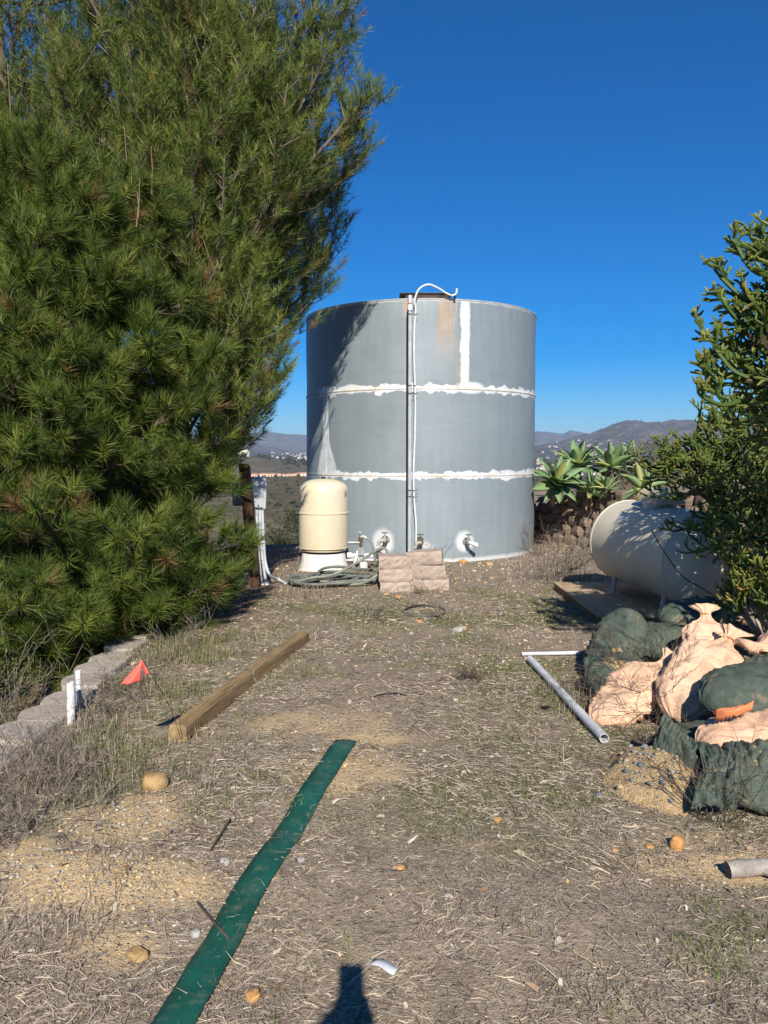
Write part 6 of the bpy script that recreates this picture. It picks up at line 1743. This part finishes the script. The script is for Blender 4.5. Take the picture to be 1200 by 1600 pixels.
# road on the valley floor with sheds beside it
rp = [Vector((x_, 205 + .05 * x_ + 5 * math.sin(x_ * .02), 0)) for x_ in range(-170, 171, 10)]
for q in rp: q.z = fz(q.x, q.y) + .8
vs = []; fs = []
for q in rp: vs += [q + Vector((0, -5, 0)), q + Vector((0, 5, 0))]
fs = [(2 * i, 2 * i + 2, 2 * i + 3, 2 * i + 1) for i in range(len(rp) - 1)]
tag(mobj('road', new_mesh('road', vs, fs, simple('far_asphalt', (.30, .30, .29), .9, 0, .05, .05))), kind='structure')
sh = [house_mesh(14, 9, 4, 1.2, cw[2], cr[2], 'shed') for _ in range(1)]
for (px, py, y_) in ((420, 866, 168), (434, 872, 160), (428, 858, 182), (414, 874, 158), (440, 862, 176)):
    p = at(px, py, y_); o = mobj('shed', sh[0], None, Vector((p.x, y_, fz(p.x, y_))), (0, 0, rg.uniform(-.5, .5))); o.scale = (.34,) * 3
    tag(o, 'far white roofed shed beside the road below the hill', 'shed', 'white sheds beside the valley road')
# bush on the slope behind the pressure tank
YS = 24.0; c = at(445, 830, YS); c.z = fz(c.x, c.y)
t = thing('slope_bush', 'round grey green bush on the slope between pine and pressure tank', 'bush', c)
zt = at(445, 797, YS).z - c.z; zb2 = at(445, 850, YS).z - c.z
leaf_cloud('foliage', [(0, 0, zb2 + .40, .55, .5, .46), (.35, 0, zb2 + .7, .36, .4, .34), (-.32, .1, zb2 + .12, .42, .4, .34), (.22, 0, zt - .15, .24, .2, .22), (.1, 0, zb2 - .6, .9, .8, .8)], 7500, .075, leaf_material('slope_bush_leaves', (.04, .05, .022), (.08, .092, .04), (.15, .15, .075)), 8, t)
mb = MB(); mb.tube([(0, 0, -.1), (.02, 0, zb2 + .3), (.1, 0, zt - .2)], [.06, .04, .02], 7); mb.build('trunk', M_PBARK, t, True)

# ================================================================== THE PHOTOGRAPHER, WHOSE SHADOW FALLS INTO THE PICTURE
per = thing('person', 'person behind the camera holding up a phone, seen only as a shadow', 'person', (.0, -.50, gz(0, -.47)))
PZ = .992
jo = {'pelvis': (0, 0, .93, .135, .10), 'belly': (0, .0, 1.06, .13, .10), 'chest': (0, -.01, 1.25, .155, .11), 'neckb': (0, 0, 1.40, .085, .075), 'neck': (0, .01, 1.46, .055, .055), 'jaw': (0, .035, 1.535, .066, .075), 'head': (0, .02, 1.62, .078, .092), 'crown': (0, .015, 1.685, .052, .062)}
for sgn_, n_ in ((-1, 'l'), (1, 'r')):
    jo.update({'sh' + n_: (sgn_ * .17, 0, 1.375, .062, .062), 'el' + n_: (sgn_ * .21, .12, 1.13, .044, .044), 'wr' + n_: (sgn_ * .05, .40, 1.325, .024, .028), 'pa' + n_: (sgn_ * .036, .432, 1.365, .018, .03),
               'hip' + n_: (sgn_ * .10, 0, .86, .095, .095), 'kn' + n_: (sgn_ * .115, .02, .48, .062, .062), 'an' + n_: (sgn_ * .12, -.02, .09, .042, .045), 'toe' + n_: (sgn_ * .135, .16, .04, .045, .03)})
ed = [('pelvis', 'belly'), ('belly', 'chest'), ('chest', 'neckb'), ('neckb', 'neck'), ('neck', 'jaw'), ('jaw', 'head'), ('head', 'crown')]
for n_ in 'lr': ed += [('neckb', 'sh' + n_), ('sh' + n_, 'el' + n_), ('el' + n_, 'wr' + n_), ('wr' + n_, 'pa' + n_), ('pelvis', 'hip' + n_), ('hip' + n_, 'kn' + n_), ('kn' + n_, 'an' + n_), ('an' + n_, 'toe' + n_)]
for n_, sg in (('l', -1), ('r', 1)):                     # fingers closing on the edges of the phone
    for f in range(4):
        k1, k2 = 'f%s%da' % (n_, f), 'f%s%db' % (n_, f)
        jo[k1] = (sg * .045, .452, 1.35 + .018 * f, .0085, .0085); jo[k2] = (sg * .030, .478, 1.353 + .018 * f, .0075, .0075)
        ed += [('pa' + n_, k1), (k1, k2)]
    jo['t%sa' % n_] = (sg * .035, .425, 1.40, .0095, .0095); jo['t%sb' % n_] = (sg * .022, .44, 1.42, .008, .008); ed += [('pa' + n_, 't%sa' % n_), ('t%sa' % n_, 't%sb' % n_)]
names = list(jo); me = bpy.data.meshes.new('body'); me.from_pydata([(jo[k][0], jo[k][1] + .03 * (k[0] in 'wpft' and k != 'pelvis' and not k.startswith('toe')), jo[k][2] * (PZ if k in ('neck', 'jaw', 'head', 'crown', 'neckb', 'chest') else 1)) for k in names], [(names.index(a), names.index(b)) for a, b in ed], [])
body = mobj('body', me, per)
sk = body.modifiers.new('skin', 'SKIN'); ss = body.modifiers.new('smooth', 'SUBSURF'); ss.levels = ss.render_levels = 2
for i, k in enumerate(names):
    v = me.skin_vertices[0].data[i]; v.radius = jo[k][3:5]; v.use_root = (k == 'pelvis')
me.materials.append(simple('dark_clothing', (.05, .06, .09), .9))
mb = MB(); mb.lathe([(.02, .0), (.07, .012), (.092, .05), (.09, .085), (.06, .125), (.02, .138)], 20, (0, .005, 1.585 * PZ - .01)); mb.build('hair', simple('brown_hair', (.06, .04, .025), .8), per, True)
mb = MB(); mb.box((0, 0, 0), (.075, .009, .155), None, .004); ph = mb.build('phone', simple('phone_case', (.02, .02, .022), .4), None, True, (-.002, -.018, EYE - .060)); tag(ph, 'phone held upright at the camera position, its shadow in front', 'phone')

# ================================================================== HAZE
lo = float(min(FZ.min(), GZ.min())) - 1.0; hi = float(FZ.max()) + 25
mb = MB(); mb.box((0, 0, (lo + hi) / 2), (31000, 31000, hi - lo))
hz = mb.build('haze', None); hz['kind'] = 'stuff'; tag(hz, 'thin blue haze in the air over the valley', 'haze')
mh = bpy.data.materials.new('haze_air'); mh.use_nodes = True; mh.node_tree.nodes.clear()
vo = mh.node_tree.nodes.new('ShaderNodeVolumePrincipled'); mo = mh.node_tree.nodes.new('ShaderNodeOutputMaterial')
vo.inputs['Color'].default_value = (.58, .76, 1.0, 1); vo.inputs['Density'].default_value = 7.5e-5; vo.inputs['Anisotropy'].default_value = 0.0
mh.node_tree.links.new(vo.outputs[0], mo.inputs['Volume']); hz.data.materials.append(mh)
